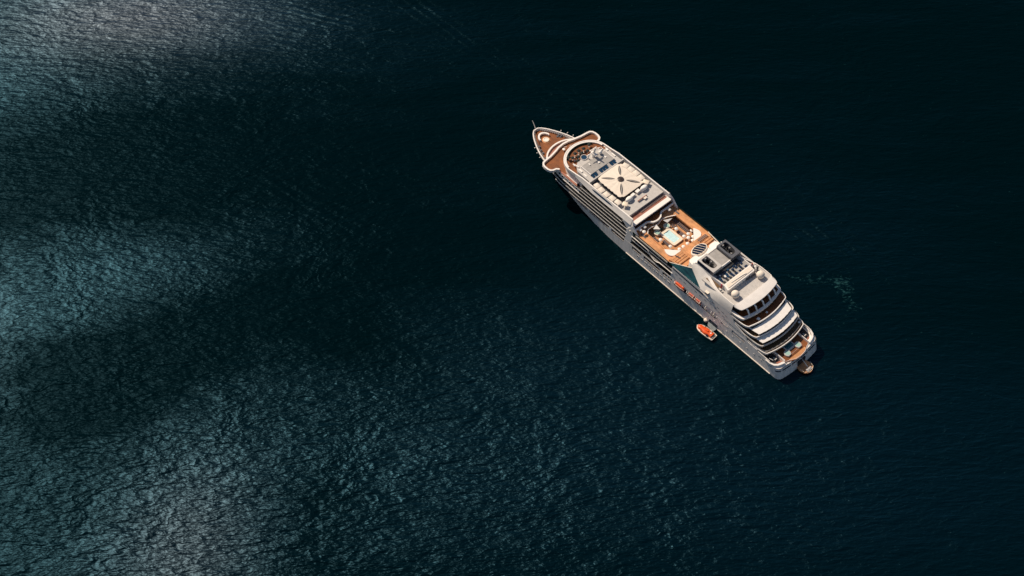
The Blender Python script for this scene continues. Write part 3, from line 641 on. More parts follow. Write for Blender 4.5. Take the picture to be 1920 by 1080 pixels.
# ---- sloping white shoulders with teal glass screens
for sd in (1, -1):
    Y = HB
    a0, a1, a2 = (82.0, sd * (Y - .1), 19.2), (59.4, sd * (Y - .05), 19.3), (69.6, sd * 10.6, 22.9)
    n_ = (Vector(a1) - Vector(a0)).cross(Vector(a2) - Vector(a0)).normalized() * .06
    mb = MB(); vv = [Vector(p) for p in (a0, a1, a2)]; vv += [v - n_ for v in vv]
    mb.add(vv, [(0,1,2),(5,4,3),(0,3,4,1),(1,4,5,2),(2,5,3,0)]); gl = mb.build('glass_screen', M['teal'], ship)
    MB().tube([a0, a2], .2).build('screen_frame', M['cream'], gl)
    for t in (.3, .5, .7):
        p = Vector(a0).lerp(Vector(a2), t); q = Vector(a0).lerp(Vector(a1), t); MB().tube([p, q], .05, 4).build('screen_mullion', M['navy'], gl)
    mb = MB(); rows = []
    def bl(t): return Vector(a2).lerp(Vector(a1), t)
    for t, top in ((0, (69.8, 9.9, 26.6)), (.25, (67, 9.75, 27.5)), (.5, (64, 9.7, 27.6)), (.75, (61.5, 9.65, 27.0)), (1.0, (59.6, 9.7, 26.2))):
        e = bl(t); tp = Vector((top[0], sd * top[1], top[2])); mdl = e.lerp(tp, .5) + Vector((0, sd * .35, .35)); rows.append([e, e.lerp(tp, .25) + Vector((0, sd * .25, .25)), mdl, e.lerp(tp, .8) + Vector((0, sd * .2, .2)), tp])
    for x, yi, zi in ((56.5, 10.7, 26.05), (53, 12.0, 25.95), (49.5, 13.1, 25.9), (46, 13.55, 25.9), (42, 13.6, 25.85), (39.2, 13.5, 25.8)):
        e = Vector((x, sd * Y, 19.4)); tp = Vector((x, sd * yi, zi)); rows.append([e, e.lerp(tp, .25) + Vector((0, sd * .2, .1)), e.lerp(tp, .5) + Vector((0, sd * .3, .2)), e.lerp(tp, .8) + Vector((0, sd * .25, .3)), tp])
    inner = [(p[-1].x, p[-1].y - sd * .35, p[-1].z - 1.4) for p in rows]
    rows = [list(r_) + [(q[0], q[1] + 0, q[2] + 1.38), q] for r_, q in zip(rows, inner)]
    mb.ring(rows, False); mb.build('shoulder_plating', M['white'], ship, 45)
    mb = MB(); mb.tube([(59.4, sd * 14.62, 18.6), (51, sd * 14.62, 16.5)], .16); mb.build('side_rail', M['cream'], ship)
    # side wall above the lifeboats
    mb = MB(); o_ = [(79.0, 9.6), (78.6, 18.8), (59.4, 19.35), (46, 19.45), (40.5, 20.2), (39.4, 21.0), (40, 19.2), (37.6, 17.8), (36.0, 15.1), (28.4, 12.7), (27, 10.6), (27, 9.6), (46.4, 9.6), (46.4, 10.7), (76.1, 10.7), (76.1, 9.6)]
    n = len(o_); vv = [(x, sd * (HB - .03), z) for x, z in o_] + [(x, sd * (HB - .4), z) for x, z in o_]
    mb.add(vv, [tuple(range(n)), tuple(range(2 * n - 1, n - 1, -1))] + [(i, (i + 1) % n, n + (i + 1) % n, n + i) for i in range(n)]); mb.build('side_wall', M['white'], ship)
    mb = MB(); mb.add([(78.2, sd * 14.57, 18.1), (78.2, sd * 14.57, 17.3), (56.6, sd * 14.57, 16.2), (57.6, sd * 14.57, 17.3)], [(0, 1, 2, 3)]); mb.build('strip_window', M['navy'], ship)
    for x, z in ((75.5, 15.2), (72.5, 14.6), (69.7, 14.2), (62, 14.6), (58.7, 14.2), (55.4, 14.0), (52.0, 14.6), (48.6, 14.4), (46.0, 13.6), (43.2, 13.2), (50.4, 17.0), (47.2, 16.2), (44.0, 15.8), (41.5, 15.0)):
        MB().box(x - .75, x + .75, *sorted((sd * 14.5, sd * 14.56)), z - .16, z + .16).build('slot_window', M['greyd'], ship)
    for k in range(8): MB().box(41.5 - k * 1.75, 42.7 - k * 1.75, *sorted((sd * 14.5, sd * 14.57)), 11.7 - .0 * k, 12.15).build('slot_window', M['pont'], ship)
    pd = MB().box(54.0, 56.2, *sorted((sd * 13.9, sd * 15.3)), 21.0, 21.25).build('lamp_bracket', M['cream'], ship)
    MB().box(54.2, 56.0, *sorted((sd * 14.0, sd * 15.0)), 19.6, 21.0).build('lamp_box', M['greyd'], pd)
# ---- lifeboat bay
MB().box(46.4, 76.1, -11.3, 11.3, 6.3, 10.8).build('bay_back_wall', M['dark'], ship)  # near-black wall and dark floor put the bay's shade into the colour
for sd in (1, -1):
    MB().box(46.4, 76.1, *sorted((sd * 11.3, sd * 14.4)), 6.3, 6.65).build('bay_floor', M['greyd'], ship)
    for x in (75.9, 73.0, 69.6, 67.4, 63.9, 60.6, 57.0, 50.6, 46.8):
        mb = MB(); mb.tube([(x, sd * 14.3, 6.6), (x, sd * 14.5, 8.2), (x, sd * 14.1, 9.8), (x, sd * 12.6, 10.6)], [.34, .3, .28, .25], 8); mb.build('davit', M['white'], ship, 50)
    for x in (74.9, 70.4, 66.0, 62.6, 61.2, 58.0, 54.2, 48.6):
        MB().tube([(x, sd * 14.3, 6.9), (x, sd * 15.35, 7.9), (x, sd * 15.5, 9.3), (x, sd * 14.5, 10.6)], [.2, .2, .18, .18], 6).build('davit_arm', M['cream'], ship, 50)
    MB().box(62.8, 66.6, *sorted((sd * 14.1, sd * 14.5)), 6.65, 7.2).build('davit_winch', M['white'], ship)
    w_ = MB().box(39.0, 44.2, *sorted((sd * 14.4, sd * 14.58)), 7.1, 8.4).build('window_frame', M['white'], ship)
    for x in (43.3, 41.6, 40.0): MB().box(x - .62, x + .62, *sorted((sd * 14.5, sd * 14.6)), 7.35, 8.15).build('pane', M['navy'] if x > 43 else M['cream'], w_)
    for k, (x, s_) in enumerate(((79.6, .55), (81.2, .6))): MB().lathe(x, sd * 13.7, [(.1, 6.6), (s_, 6.8), (s_, 7.7), (.1, 7.9)], 12).build('liferaft_canister', M['fabw'], ship, 40)

# ---- stern terraces
def stern(x0, w, xa=50, c=.0123, rad=3.2):
    pts = []; n = 20
    for i in range(n + 1):
        y = -(w - rad * .55) + 2 * (w - rad * .55) * i / n; pts.append((x0 + c * y * y, y))
    yc = w - rad * .55; xc = x0 + c * yc * yc
    arcp = [(xc + rad * 1.5 * (1 - math.cos(a)) , yc + rad * .55 * math.sin(a)) for a in [math.pi / 2 * k / 6 for k in range(1, 7)]]
    return [(xa, -w)] + [(x, -y) for x, y in reversed(arcp)] + pts + arcp + [(xa, w)]
TER = [  # name, floor z, edge x, half width, parapet top, house wall x, forward end
    ('stern_deck_low', 9.7, 12.9, 14.4, 10.6, 19.5, 30),
    ('stern_deck_second', 12.2, 16.4, 14.45, 13.05, 22.6, 32),
    ('stern_deck_third', 15.0, 20.6, 14.4, 15.9, 26.2, 40),
    ('stern_deck_fourth', 17.9, 26.2, 14.5, 18.85, 31.8, 42),
    ('stern_deck_top', 20.3, 29.9, 14.5, 21.25, 36.2, 43)]
hts = [12.0, 14.8, 17.7, 20.1, 24.5]
for k, (nm, z, x0, w, zp, xh, xa) in enumerate(TER):
    o_ = stern(x0, w, xa)
    MB().prism(o_, z - .22, z).build('terrace_plating', M['white'], ship, 40)
    MB().prism([(x + .4, y * .985) for x, y in o_], z - .02, z + .05).build('terrace_deck', M['wood2'] if k in (0, 1, 2) else M['teak'], ship)  # darker wood stands in for shade on the stern terraces
    tb = {0: .35, 1: .5, 2: .4, 3: .45, 4: 1.35}[k]
    MB().wallband(o_, -tb if False else tb * -1, z - .2, zp).build('terrace_parapet', M['white'] if k != 1 else M['lgrey'], ship, 40)
    h = stern(xh, 12.6, xa + 6, c=.006, rad=2)
    MB().prism(h, z, hts[k]).build('house_wall', M['glass'], ship, 40)
MB().wallband(stern(14.2, 13.9, 24), -.12, 9.75, 10.95).build('inner_rail', M['lgrey'], ship, 40)
MB().prism(stern(22.5, 14.0, 60), 6.9, 9.4).build('aft_core', M['white'], ship, 40)
MB().prism(stern(39.5, 14.3, 76), 9.6, 19.3).build('aft_block', M['white'], ship, 40)
# top deck aft: broad rounded roof edge
rows = []
o1 = stern(33.0, 13.6, 39.4, c=.011, rad=3.0); o2 = stern(38.2, 13.35, 40.4, c=.003, rad=1.2); o0 = stern(33.9, 13.2, 39.4, c=.011, rad=3)
mb = MB(); mb.ring([[(x, y, 24.4) for x, y in o0], [(x, y, 24.75) for x, y in o1], [(x, y, 25.2) for x, y in o1], [(x + 2.2, y * .99, 25.62) for x, y in o1], [(x, y, 25.85) for x, y in o2], [(x + .3, y * .985, 25.1) for x, y in o2]], False)
mb.build('aft_roof_edge', M['white'], ship, 40)
MB().prism([(x + 1.5, y * .96) for x, y in o1[:-1]] + [(45, 12.8), (45, -12.8)], 24.35, 24.6).build('roof_soffit', M['white'], ship)
MB().prism(stern(38.0, 13.3, 60.5, c=.003, rad=1.2), 24.6, 25.15).build('aft_top_deck', M['lgrey'], ship, 40)
for y in (9.6, 5.0, .3, -4.4, -8.9):                    # curved struts under the roof edge
    x = 32.6 + .0115 * y * y
    MB().tube([(x + 1.3, y, 24.7), (x - .6, y, 23.8), (x - 2.0, y, 21.2)], [.4, .45, .4], 8).build('roof_strut', M['white'], ship, 60)
MB().box(50.8, 59.4, 9.75, 11.6, 25.1, 25.2).build('side_deck_strip', M['wood2'], ship)  # dark wood stands in for shade beside the house
MB().box(50.8, 60.2, -12.4, -9.3, 25.1, 25.2).build('side_deck_strip', M['dark'], ship)
# machinery house behind the funnel
MB().box(49.6, 57.3, -9.3, 9.3, 25.1, 27.2).build('machinery_house', M['grey'], ship)
for sd in (1, -1): MB().box(49.6, 57.2, *sorted((sd * 9.3, sd * 9.75)), 25.1, 27.55).build('house_edge', M['white'], ship)
random.seed(3)
for i in range(4):
    for j in range(8):
        if random.random() < .1: continue
        x = 54.9 - i * 1.35; y = 7.9 - j * 2.15 + random.uniform(-.3, .3)
        h = random.uniform(.25, .95) if i < 2 else .25
        MB().box(x - .5, x + .5, y - random.uniform(.45, .85), y + random.uniform(.45, .85), 27.2, 27.2 + h).build('roof_unit', M[random.choice(['solar', 'solar', 'black', 'solar', 'blue'])], ship)
MB().box(55.3, 57.2, -7.0, 7.5, 27.2, 27.9).build('intake_louvre', M['black'], ship)
MB().box(52.3, 53.4, 5.0, 5.9, 27.2, 28.3).build('vent_box', M['fabw'], ship)
MB().box(54.6, 55.2, 6.6, 7.2, 27.2, 28.0).build('vent_box', M['fabw'], ship)
mb = MB(); mb.prism(rounded([(49.8, -8.8), (49.8, 9.6), (46.0, 10.6), (46.0, -8.2)], .4), 25.1, 27.9); mb.build('white_deckhouse', M['white'], ship)
MB().prism(rounded([(49.2, -8.2), (49.2, 8.6), (46.8, 9.6), (46.8, -7.8)], .4), 27.85, 28.15).build('deckhouse_roof', M['cream'], ship)
MB().tube([(48.2, 6, 28.2), (47.6, -2, 28.35), (47.2, -3.5, 28.3)], .22).build('roof_pipe', M['fabw'], ship)
for i in range(11):
    x = 46.4 + random.uniform(0, 3.4); y = -8.6 - random.uniform(0, 2.6); MB().lathe(x, y, [(.1, 25.2), (.5, 25.4), (.55, 26.6 + random.random()), (.2, 27.2 + random.random()), (.05, 27.4 + random.random())], 10).build('deck_equipment', M[random.choice(['fabw', 'cream', 'greyd', 'fabw', 'orangep'])], ship, 40)
for i in range(6): MB().lathe(45.4 + random.uniform(-.3, .4), -2.5 - i * 1.1, [(.35, 25.1), (.35, 26.2), (.2, 26.5)], 8).build('vent_pipe', M['greyd'], ship)
for i in range(5): MB().box(48.2 + i * .7, 48.7 + i * .7, 11.2, 12.2 - .1 * i, 25.15, 25.8 + .2 * (i % 2)).build('deck_locker', M[['lgrey', 'greyd', 'fabw', 'cream', 'greyd'][i]], ship)
MB().box(50.2, 50.8, 9.9, 10.5, 25.2, 28.1).build('red_locker', mat('red_paint', (.35, .02, .04), .5), ship)
for sd in (1, -1):                                     # the two radomes
    prof = [(1.0, 25.1), (1.0, 26.0), (1.9, 26.1)] + [(2.05 * math.cos(a), 27.1 + 1.75 * math.sin(a)) for a in [R(-20 + 110 * i / 8) for i in range(9)]]
    prof[-1] = (.03, 28.85); MB().lathe(42.6, sd * 8.9, prof, 24).build('radome', M['cream'], ship, 50)
# awnings
def awning(x0, x1, w0, w1, z0, z1, zt):
    n = 24; rows = []
    for t in (0, .35, .7, 1):
        r_ = []
        for i in range(n + 1):
            u = -1 + 2 * i / n; y = u * (w0 + (w1 - w0) * t); xe = x0 + (x1 - x0) * t + .011 * y * y
            sc = (.22 * abs(math.sin(u * math.pi * 4.5)) if t == 1 else 0)
            r_.append((xe + sc, y, z0 + (z1 - z0) * t + .1 * math.cos(u * math.pi * 9) * t))
        rows.append(r_)
    rows.append([(x + .02, y, z - .3) for x, y, z in rows[-1]])
    mb = MB(); mb.ring(rows, False); return mb.build('awning', M['canvas'], ship, 40)
awning(26.8, 21.2, 13.0, 11.6, 17.5, 17.0, 0); awning(21.8, 17.3, 13.4, 12.4, 14.7, 14.3, 0)
# ---- aft pool deck, stern notch and marina platform
ad = [(x + .3, y * .985) for x, y in hull_loop(6.7) if x < 30]
ad.sort(key=lambda p: math.atan2(p[1], 25 - p[0]))
MB().prism(ad, 6.4, 6.72).build('stern_deck', M['white'], ship)
mid_ = rounded([(19, -8.6), (7.2, -8.6), (6.4, -6.6), (4.9, -3.4), (4.55, 0), (4.9, 3.4), (6.4, 6.6), (7.2, 8.6), (19, 8.6)], .4)
tk = MB().prism(mid_, 6.7, 7.05).build('pool_terrace_deck', M['teak'], ship)
MB().prism(rounded([(7.0, -5.8), (6.2, -5.6), (4.75, -2.4), (4.65, 0), (4.75, 2.4), (6.2, 5.6), (7.0, 5.8)], .5), 7.04, 7.1).build('stern_bench', M['teakp'], ship)
MB().tube([(8.2, -5.2, 7.8), (8.2, 5.2, 7.8)], .07).build('terrace_rail', M['lgrey'], ship)
MB().tube([(7.0, 8.4, 8.0), (6.3, 6.4, 8.0), (4.85, 3.3, 8.0), (4.5, 0, 8.0), (4.85, -3.3, 8.0), (6.3, -6.4, 8.0), (7.0, -8.4, 8.0)], .12).build('stern_rail', M['white'], ship)
for i in range(13):
    y = -8 + i * 1.33; x = lerp([(0, 4.5), (3.3, 4.85), (6.4, 6.3), (8.4, 7)], abs(y)); MB().tube([(x, y, 7.0), (x, y, 8.0)], .07, 5).build('rail_post', M['white'], ship)
po = slab_hole('aft_pool_rim', rounded([(15.6, -2.9), (15.6, 2.9), (10.2, 2.9), (10.2, -2.9)], .2), rounded([(15.2, -2.3), (15.2, 2.3), (11.0, 2.3), (11.0, -2.3)], .2), 7.0, 7.6, 'lgrey')
MB().box(11.0, 15.2, -2.3, 2.3, 7.06, 7.4).build('water', M['poolt'], po)
for sd in (1, -1):
    tub = MB().lathe(9.8, sd * 3.8, [(1.75, 7.0), (1.75, 7.75), (1.5, 7.85), (1.3, 7.85), (1.3, 7.6)], 24).build('hot_tub', M['lgrey'], ship, 30)
    MB().lathe(9.8, sd * 3.8, [(1.28, 7.5), (1.28, 7.76)], 20).build('water', M['whirl'], tub)
    MB().wallband([(16.5, sd * 8.5), (7.4, sd * 8.5)], .3, 6.8, 8.5).build('well_wall', M['white'], ship)
    pth = [(p[0], p[1]) for p in [(14.0, 14.2), (11.5, 14.1), (9.6, 13.4), (8.6, 12.2), (8.0, 10.6), (7.5, 8.7)]]
    MB().wallband([(x, sd * y) for x, y in pth], (-.9 if sd > 0 else .9), 6.6, lambda x, y: 7.9 + .1 * max(0, x - 9.5)).build('stern_bulwark', M['white'], ship, 40)
    MB().prism([(16.5, sd * 8.8), (8.6, sd * 8.8), (9.2, sd * 11.5), (10.6, sd * 13.1), (16.5, sd * 13.6)], 6.7, 6.78).build('mooring_deck', M['dark'], ship)
    MB().prism([(9.4, sd * 8.8), (8.5, sd * 8.8), (9.1, sd * 11.5), (10.0, sd * 11.8)], 6.78, 6.86).build('teak_corner', M['teakr'], ship)
    wn_ = MB().box(10.9, 12.6, *sorted((sd * 10.2, sd * 11.0)), 6.78, 7.6).build('mooring_winch', M['pont'], ship)
    MB().tube([(11.2, sd * 9.9, 7.5), (11.2, sd * 11.3, 7.5)], .35).build('drum', M['lgrey'], wn_)
    MB().tube([(13.0, sd * 13.6, 9.3), (11.0, sd * 12.9, 9.0)], .18).build('flag_boom', M['white'], ship)
for i in range(4):
    y0 = -11.6 + i * 6.0
    for y in (y0,):
        mb = MB(); yy = [y + 5.2 * k / 6 for k in range(7)]
        mb.ring([[(xtr(q, 5.0) - .14, q, 5.0) for q in yy], [(xtr(q, 5.7) - .14, q, 5.7) for q in yy]], False); mb.build('transom_window', M['navy'], ship)
for i in range(9):
    y = -10 + i * 2.5; MB().box(xtr(y, 4.2) - .12, xtr(y, 4.2) + .1, y - .14, y + .14, 4.05, 4.35).build('scupper', M['greyd'], ship)
for sd in (1, -1):
    mb = MB(); arc = [(xtr(HB - 3, 5.4) + 3 - 3.14 * math.sin(a), sd * (HB - 3 + 3.14 * math.cos(a))) for a in [R(18 + 54 * i / 5) for i in range(6)]]
    mb.ring([[(x, y, 4.95) for x, y in arc], [(x - .02, y, 5.75) for x, y in arc]], False); mb.build('corner_window', M['navy'], ship)
    for k in range(4): MB().box(18.6 - k * 2.3 - 1.6, 18.6 - k * 2.3, *sorted((sd * 14.5, sd * 14.58)), 5.9 - .05 * k, 6.4).build('stern_side_window', M['pont'], ship)
MB().box(3.6, 5.9, -3.4, 1.9, .9, 4.4).build('marina_opening', M['dark'], ship)
MB().prism([(x, y) for x, y in rounded([(5.5, -3.4), (5.5, 1.9), (1.2, 3.0), (-1.6, 2.2), (-2.6, .4), (-2.7, -1.6), (-1.6, -3.6), (1.2, -4.4)], [0, 0, .6, .8, .8, .8, .8, .6])], .7, 1.15).build('marina_platform', M['teakp'], ship)
MB().tube([(1.2, 2.9, 1.9), (-1.5, 2.1, 1.9), (-2.5, .4, 1.9), (-2.6, -1.6, 1.9), (-1.5, -3.5, 1.9), (1.2, -4.3, 1.9)], .1).build('platform_rail', M['rim'], ship)
for x, y in ((1.2, 2.9), (-1.5, 2.1), (-2.5, .4), (-2.6, -1.6), (-1.5, -3.5), (1.2, -4.3)): MB().tube([(x, y, 1.1), (x, y, 1.9)], .07, 5).build('rail_post', M['rim'], ship)
MB().tube([(4.4, -1.0, 4.6), (.2, -1.4, 1.6)], .16).build('platform_gangway', M['fabw'], ship)
MB().box(-1.9, -.4, -2.6, .8, 1.15, 1.7).build('platform_locker', M['lgrey'], ship)

# ------------------------------------------------------------------ things on and beside the ship
# white round parasols
def parasol_proto(name, label, x, y, z, square=False):
    t = thing(name, label, 'parasol', x, y, z)
    mb = MB(); mb.lathe(0, 0, [(.32, 0), (.32, .08), (.04, .1), (.035, 2.25)], 8); mb.build('pole', M['lgrey'], t)
    mb = MB()
    if square:
        o_ = rounded([(.9, .9), (-.9, .9), (-.9, -.9), (.9, -.9)], .12, 1)
        mb.ring([[(a, b, 1.72) for a, b in o_], [(a, b, 1.86) for a, b in o_], [(a * .04, b * .04, 2.4) for a, b in o_]], True, True, True); mb.build('shade', M['dkfab'], t)
    else:
        mb.lathe(0, 0, [(.98, 1.82), (1.0, 1.92), (.6, 2.16), (.1, 2.34), (.02, 2.36)], 8); mb.build('shade', M['fabw'], t)
    return t
PAR = [(95.1,6.2,'at the forward port corner of the pale pool'),(88.8,5.6,'at the aft port corner of the pale pool'),(94.9,-4.8,'at the forward starboard corner of the pale pool'),(88.8,-4.2,'at the aft starboard corner of the pale pool'),
 (88.5,-7.0,'just outboard of the aft starboard pool corner'),(86.7,-5.2,'largest looking, nearest aft of the starboard pool corner'),(88.9,-9.9,'in the shade by the starboard well wall'),(85.6,-7.5,'beside the starboard white corner bench'),
 (84.0,-5.6,'at the inner end of the starboard corner bench'),(84.3,-2.2,'second from the oval roof in the row aft of the pool'),(84.3,.8,'in the middle of the row aft of the pool'),(84.5,3.4,'by the port corner bench, last in its row')]
p0 = None
for x, y, l in PAR:
    lab = 'white round parasol ' + l
    if p0 is None: p0 = parasol_proto('round_parasol', lab, x, y, 15.9); p0['group'] = 'white parasols round the pool'
    else: clone(p0, 'round_parasol', lab, x, y, 15.9, random.random())
for x, y, l in ((104.6,-9.1,'alone on the starboard side under the upper balcony'),(104.7,8.4,'in the shaded port corner, innermost of three under the balcony'),(104.8,11.3,'in the shaded port corner, outermost under the balcony edge'),(102.6,10.8,'in the sun beside the port well corner, brightest of three')):
    clone(p0, 'round_parasol', 'white round parasol ' + l, x, y, 19.05, random.random())
for x, y, l in ((28.6,6.1,'larger white square table top'),(28.6,.2,'smaller white square table top')):
    t = thing('cafe_table', l + ' on the shaded fourth stern terrace', 'table', x, y, 17.95, .2, 'white tables on the stern terrace')
    k = .75 if 'larger' in l else .5
    MB().prism(rounded([(k, k), (-k, k), (-k, -k), (k, -k)], .12), .72, .8).build('table_top', M['fabw'], t); MB().lathe(0, 0, [(.3, 0), (.05, .06), (.05, .72)], 8).build('pedestal', M['lgrey'], t)
t = thing('cafe_table', 'round white table at the starboard end of the lowest stern terrace', 'table', 17.2, -12.3, 9.75, 0, 'white tables on the stern terrace')
MB().lathe(0, 0, [(.6, .9), (.6, .98), (.05, 1.0)], 14).build('table_top', M['fabw'], t); MB().lathe(0, 0, [(.3, 0), (.05, .06), (.05, .9)], 8).build('pedestal', M['lgrey'], t)
# dark square parasols on the forward terrace
DKP = [(161.9,8.0,'smallest, at the port edge'),(160.3,6.7,'second from the port edge'),(158.9,3.8,'between the blue round platform and the front row'),(161.6,3.7,'third in the front row'),(161.8,.9,'at the centre of the front row'),(159.6,.7,'just forward of the blue round platform'),(161.3,-2.1,'last in the front row'),(161.4,-6.2,'alone at the starboard end of the terrace'),(157.0,5.9,'half hidden beside the grey deck house'),(158.8,-2.7,'behind the white strut near the mast')]
d0 = None
for x, y, l in DKP:
    lab = 'dark square parasol on the forward terrace, ' + l
    if d0 is None: d0 = parasol_proto('square_parasol', lab, x, y, 23.72, True); d0['group'] = 'dark parasols on the forward terrace'
    else: clone(d0, 'square_parasol', lab, x, y, 23.72, random.uniform(-.25, .25))
for x, y in ((160.6,5.2),(160.4,2.4),(159.0,6.4),(160.2,-.9)):
    t = thing('terrace_table', 'small white table between dark parasols on the forward terrace', 'table', x, y, 23.72, 0, 'small tables under the dark parasols')
    MB().lathe(0, 0, [(.42, .7), (.42, .76)], 10).build('table_top', M['fabw'], t); MB().lathe(0, 0, [(.22, 0), (.04, .05), (.04, .7)], 6).build('pedestal', M['lgrey'], t)
# sun loungers
def lounger_proto(label, x, y, z, rot, group):
    t = thing('sun_lounger', label, 'sun lounger', x, y, z, rot, group)
    MB().box(-.95, .35, -.32, .32, .28, .36).build('seat', M['lounge'], t)
    mb = MB(); mb.add([(.35,-.32,.3),(.35,.32,.3),(1.0,.32,.75),(1.0,-.32,.75),(.35,-.32,.38),(.35,.32,.38),(.97,.32,.83),(.97,-.32,.83)], [(0,1,2,3),(7,6,5,4),(0,4,5,1),(1,5,6,2),(2,6,7,3),(3,7,4,0)]); mb.build('backrest', M['lounge'], t)
    for a in (-.85, .3):
        for b in (-.28, .28): MB().box(a - .03, a + .03, b - .03, b + .03, 0, .28).build('leg', M['greyd'], t)
    return t
rows_ = [([(94.3 - .85 * i, 4.75, 15.9, math.pi / 2) for i in range(6)], 'dark sun lounger in the row along the port side of the pool', 'loungers port of the pool'),
         ([(94.0 - .85 * i, -5.3, 15.9, -math.pi / 2) for i in range(6)], 'dark sun lounger in the row along the starboard side of the pool', 'loungers starboard of the pool'),
         ([(100.2 - .95 * i, -8.9, 15.9, -math.pi / 2) for i in range(11)], 'dark sun lounger in the shaded row under the starboard ring deck', 'loungers under the ring deck'),
         ([(111.7, -11.6 + .95 * i, 23.75, 0) for i in range(18)], 'sun lounger in the row on the reddish strip behind the white roof edge', 'loungers on the reddish strip'),
         ([(80.6 - .0 * i, -6.2 - 1.0 * i, 20.1, math.pi) for i in range(6)], 'sun lounger on the starboard steps beside the oval roof', 'loungers on the starboard steps'),
         ([(80.8 - .9 * i, 9.4 - .2 * i, 20.1, .4) for i in range(4)], 'sun lounger on the port steps beside the oval roof', 'loungers on the port steps'),
         ([(99.0 - .9 * i, 7.0 + .3 * (i % 2), 15.9, 1.2) for i in range(4)], 'dark sun lounger in the shaded port corner of the pool well', 'loungers in the port pool corner'),
         ([(98.4 - .9 * i, -5.6 - .5 * i, 15.9, -.9) for i in range(3)], 'dark sun lounger by the starboard hot tub', 'loungers by the starboard hot tub')]
l0 = None
for pts, lab, grp in rows_:
    for x, y, z, rz in pts:
        if l0 is None: l0 = lounger_proto(lab, x, y, z, rz, grp)
        else: c_ = clone(l0, 'sun_lounger', lab, x, y, z, rz); c_['group'] = grp
# white cabanas round the canopy
def cabana(label, x, y, rot, w=3.3, d=2.9, mt='cream', rd=.7, zt=2.85, grp='white cabanas beside the canopy'):
    t = thing('cabana', label, 'cabana', x, y, 24.2, rot, grp)
    o_ = rounded([(w/2, d/2), (-w/2, d/2), (-w/2, -d/2), (w/2, -d/2)], rd, 4)
    mb = MB(); mb.ring([[(a, b, zt - .3) for a, b in o_], [(a, b, zt - .08) for a, b in o_], [(a * .85, b * .85, zt + .05) for a, b in o_]], True, True, True); mb.build('roof', M[mt], t, 40)
    for a in (-1, 1):
        for b in (-1, 1): MB().box(a * (w/2 - .3) - .06, a * (w/2 - .3) + .06, b * (d/2 - .3) - .06, b * (d/2 - .3) + .06, 0, zt - .25).build('post', M['lgrey'], t)
    MB().box(-w * .32, w * .32, -d * .32, d * .32, 0, .5).build('day_bed', M['fabw'], t)
    return t
for i, (x, y, l) in enumerate(((137.0,11.2,'foremost'),(133.5,11.5,'second from the front'),(129.6,11.6,'middle'),(125.8,11.2,'second from the back'),(122.0,10.9,'aftmost'))):
    cabana('white square cabana roof on the port side of the canopy, ' + l, x, y, R(-8 + 3 * i), rd=(.75 if i in (0, 4) else .25))
for i, (x, y, l) in enumerate(((137.3,-9.3,'foremost'),(133.6,-9.6,'second from the front'),(130.0,-9.8,'middle'),(126.2,-9.5,'second from the back'))):
    cabana('white square cabana roof on the starboard side of the canopy, ' + l, x, y, R(12 - 6 * i), 3.4, 3.0, rd=.2)
cabana('yellowish cabana roof at the aft starboard corner of the canopy', 122.4, -9.4, R(25), 3.2, 2.6, 'rim', .2)
cabana('cream cabana roof behind the aft port corner of the canopy', 118.7, 9.0, R(35), 2.6, 2.6, 'rim', .2)
for x, y, a, l in ((120.6,-6.2,1,'starboard'),(120.2,4.6,1,'port')):
    t = thing('lounge_pod', 'rounded white lounge pod on the grey deck, ' + l + ' of the pair', 'lounge pod', x, y, 25.0, 0, 'white lounge pods behind the canopy')
    mb = MB(); mb.ring([[(1.25 * math.cos(b) * k, 2.3 * math.sin(b) * k, z) for b in [2 * math.pi * i / 20 for i in range(20)]] for k, z in ((1, 0), (1.02, 1.2), (.95, 1.7), (.75, 2.05), (.4, 2.2), (.02, 2.25))], True, True, True); mb.build('shell', M['fabw'], t, 40)
    MB().box(-2.0, -1.45, -1.2, 1.2, .1, .55).build('step', M['lgrey'], t)
for x, y, k, l in ((121.2,-2.4,.9,'starboard'),(121.0,1.2,.8,'port')):
    t = thing('storage_box', 'low white box between the lounge pods, ' + l + ' one', 'box', x, y, 25.0, .1, 'white boxes behind the canopy')
    MB().prism(rounded([(k, 1.5 * k), (-k, 1.5 * k), (-k, -1.5 * k), (k, -1.5 * k)], .15), 0, 1.2).build('body', M['cream'], t); MB().box(-k * .9, k * .9, -1.35 * k, 1.35 * k, 1.2, 1.3).build('lid', M['fabw'], t)
t = thing('deck_bench', 'long dark red bench on the grey deck behind the canopy', 'bench', 116.6, -1.2, 25.0, 0)
MB().box(-.25, .25, -3.2, 3.2, .4, .52).build('seat', M['teakr'], t); MB().box(-.3, -.2, -3.2, 3.2, .5, .95).build('backrest', M['teakr'], t)
for a in (-2.9, 0, 2.9): MB().box(-.22, .22, a - .06, a + .06, 0, .4).build('leg', M['greyd'], t)
t = thing('games_table', 'small cream table beside the dark red bench', 'table', 115.6, -2.4, 25.0, .1)
MB().box(-.6, .6, -1.0, 1.0, .72, .82).build('table_top', M['cream'], t)
for a in (-.5, .5):
    for b in (-.9, .9): MB().box(a - .05, a + .05, b - .05, b + .05, 0, .72).build('leg', M['lgrey'], t)
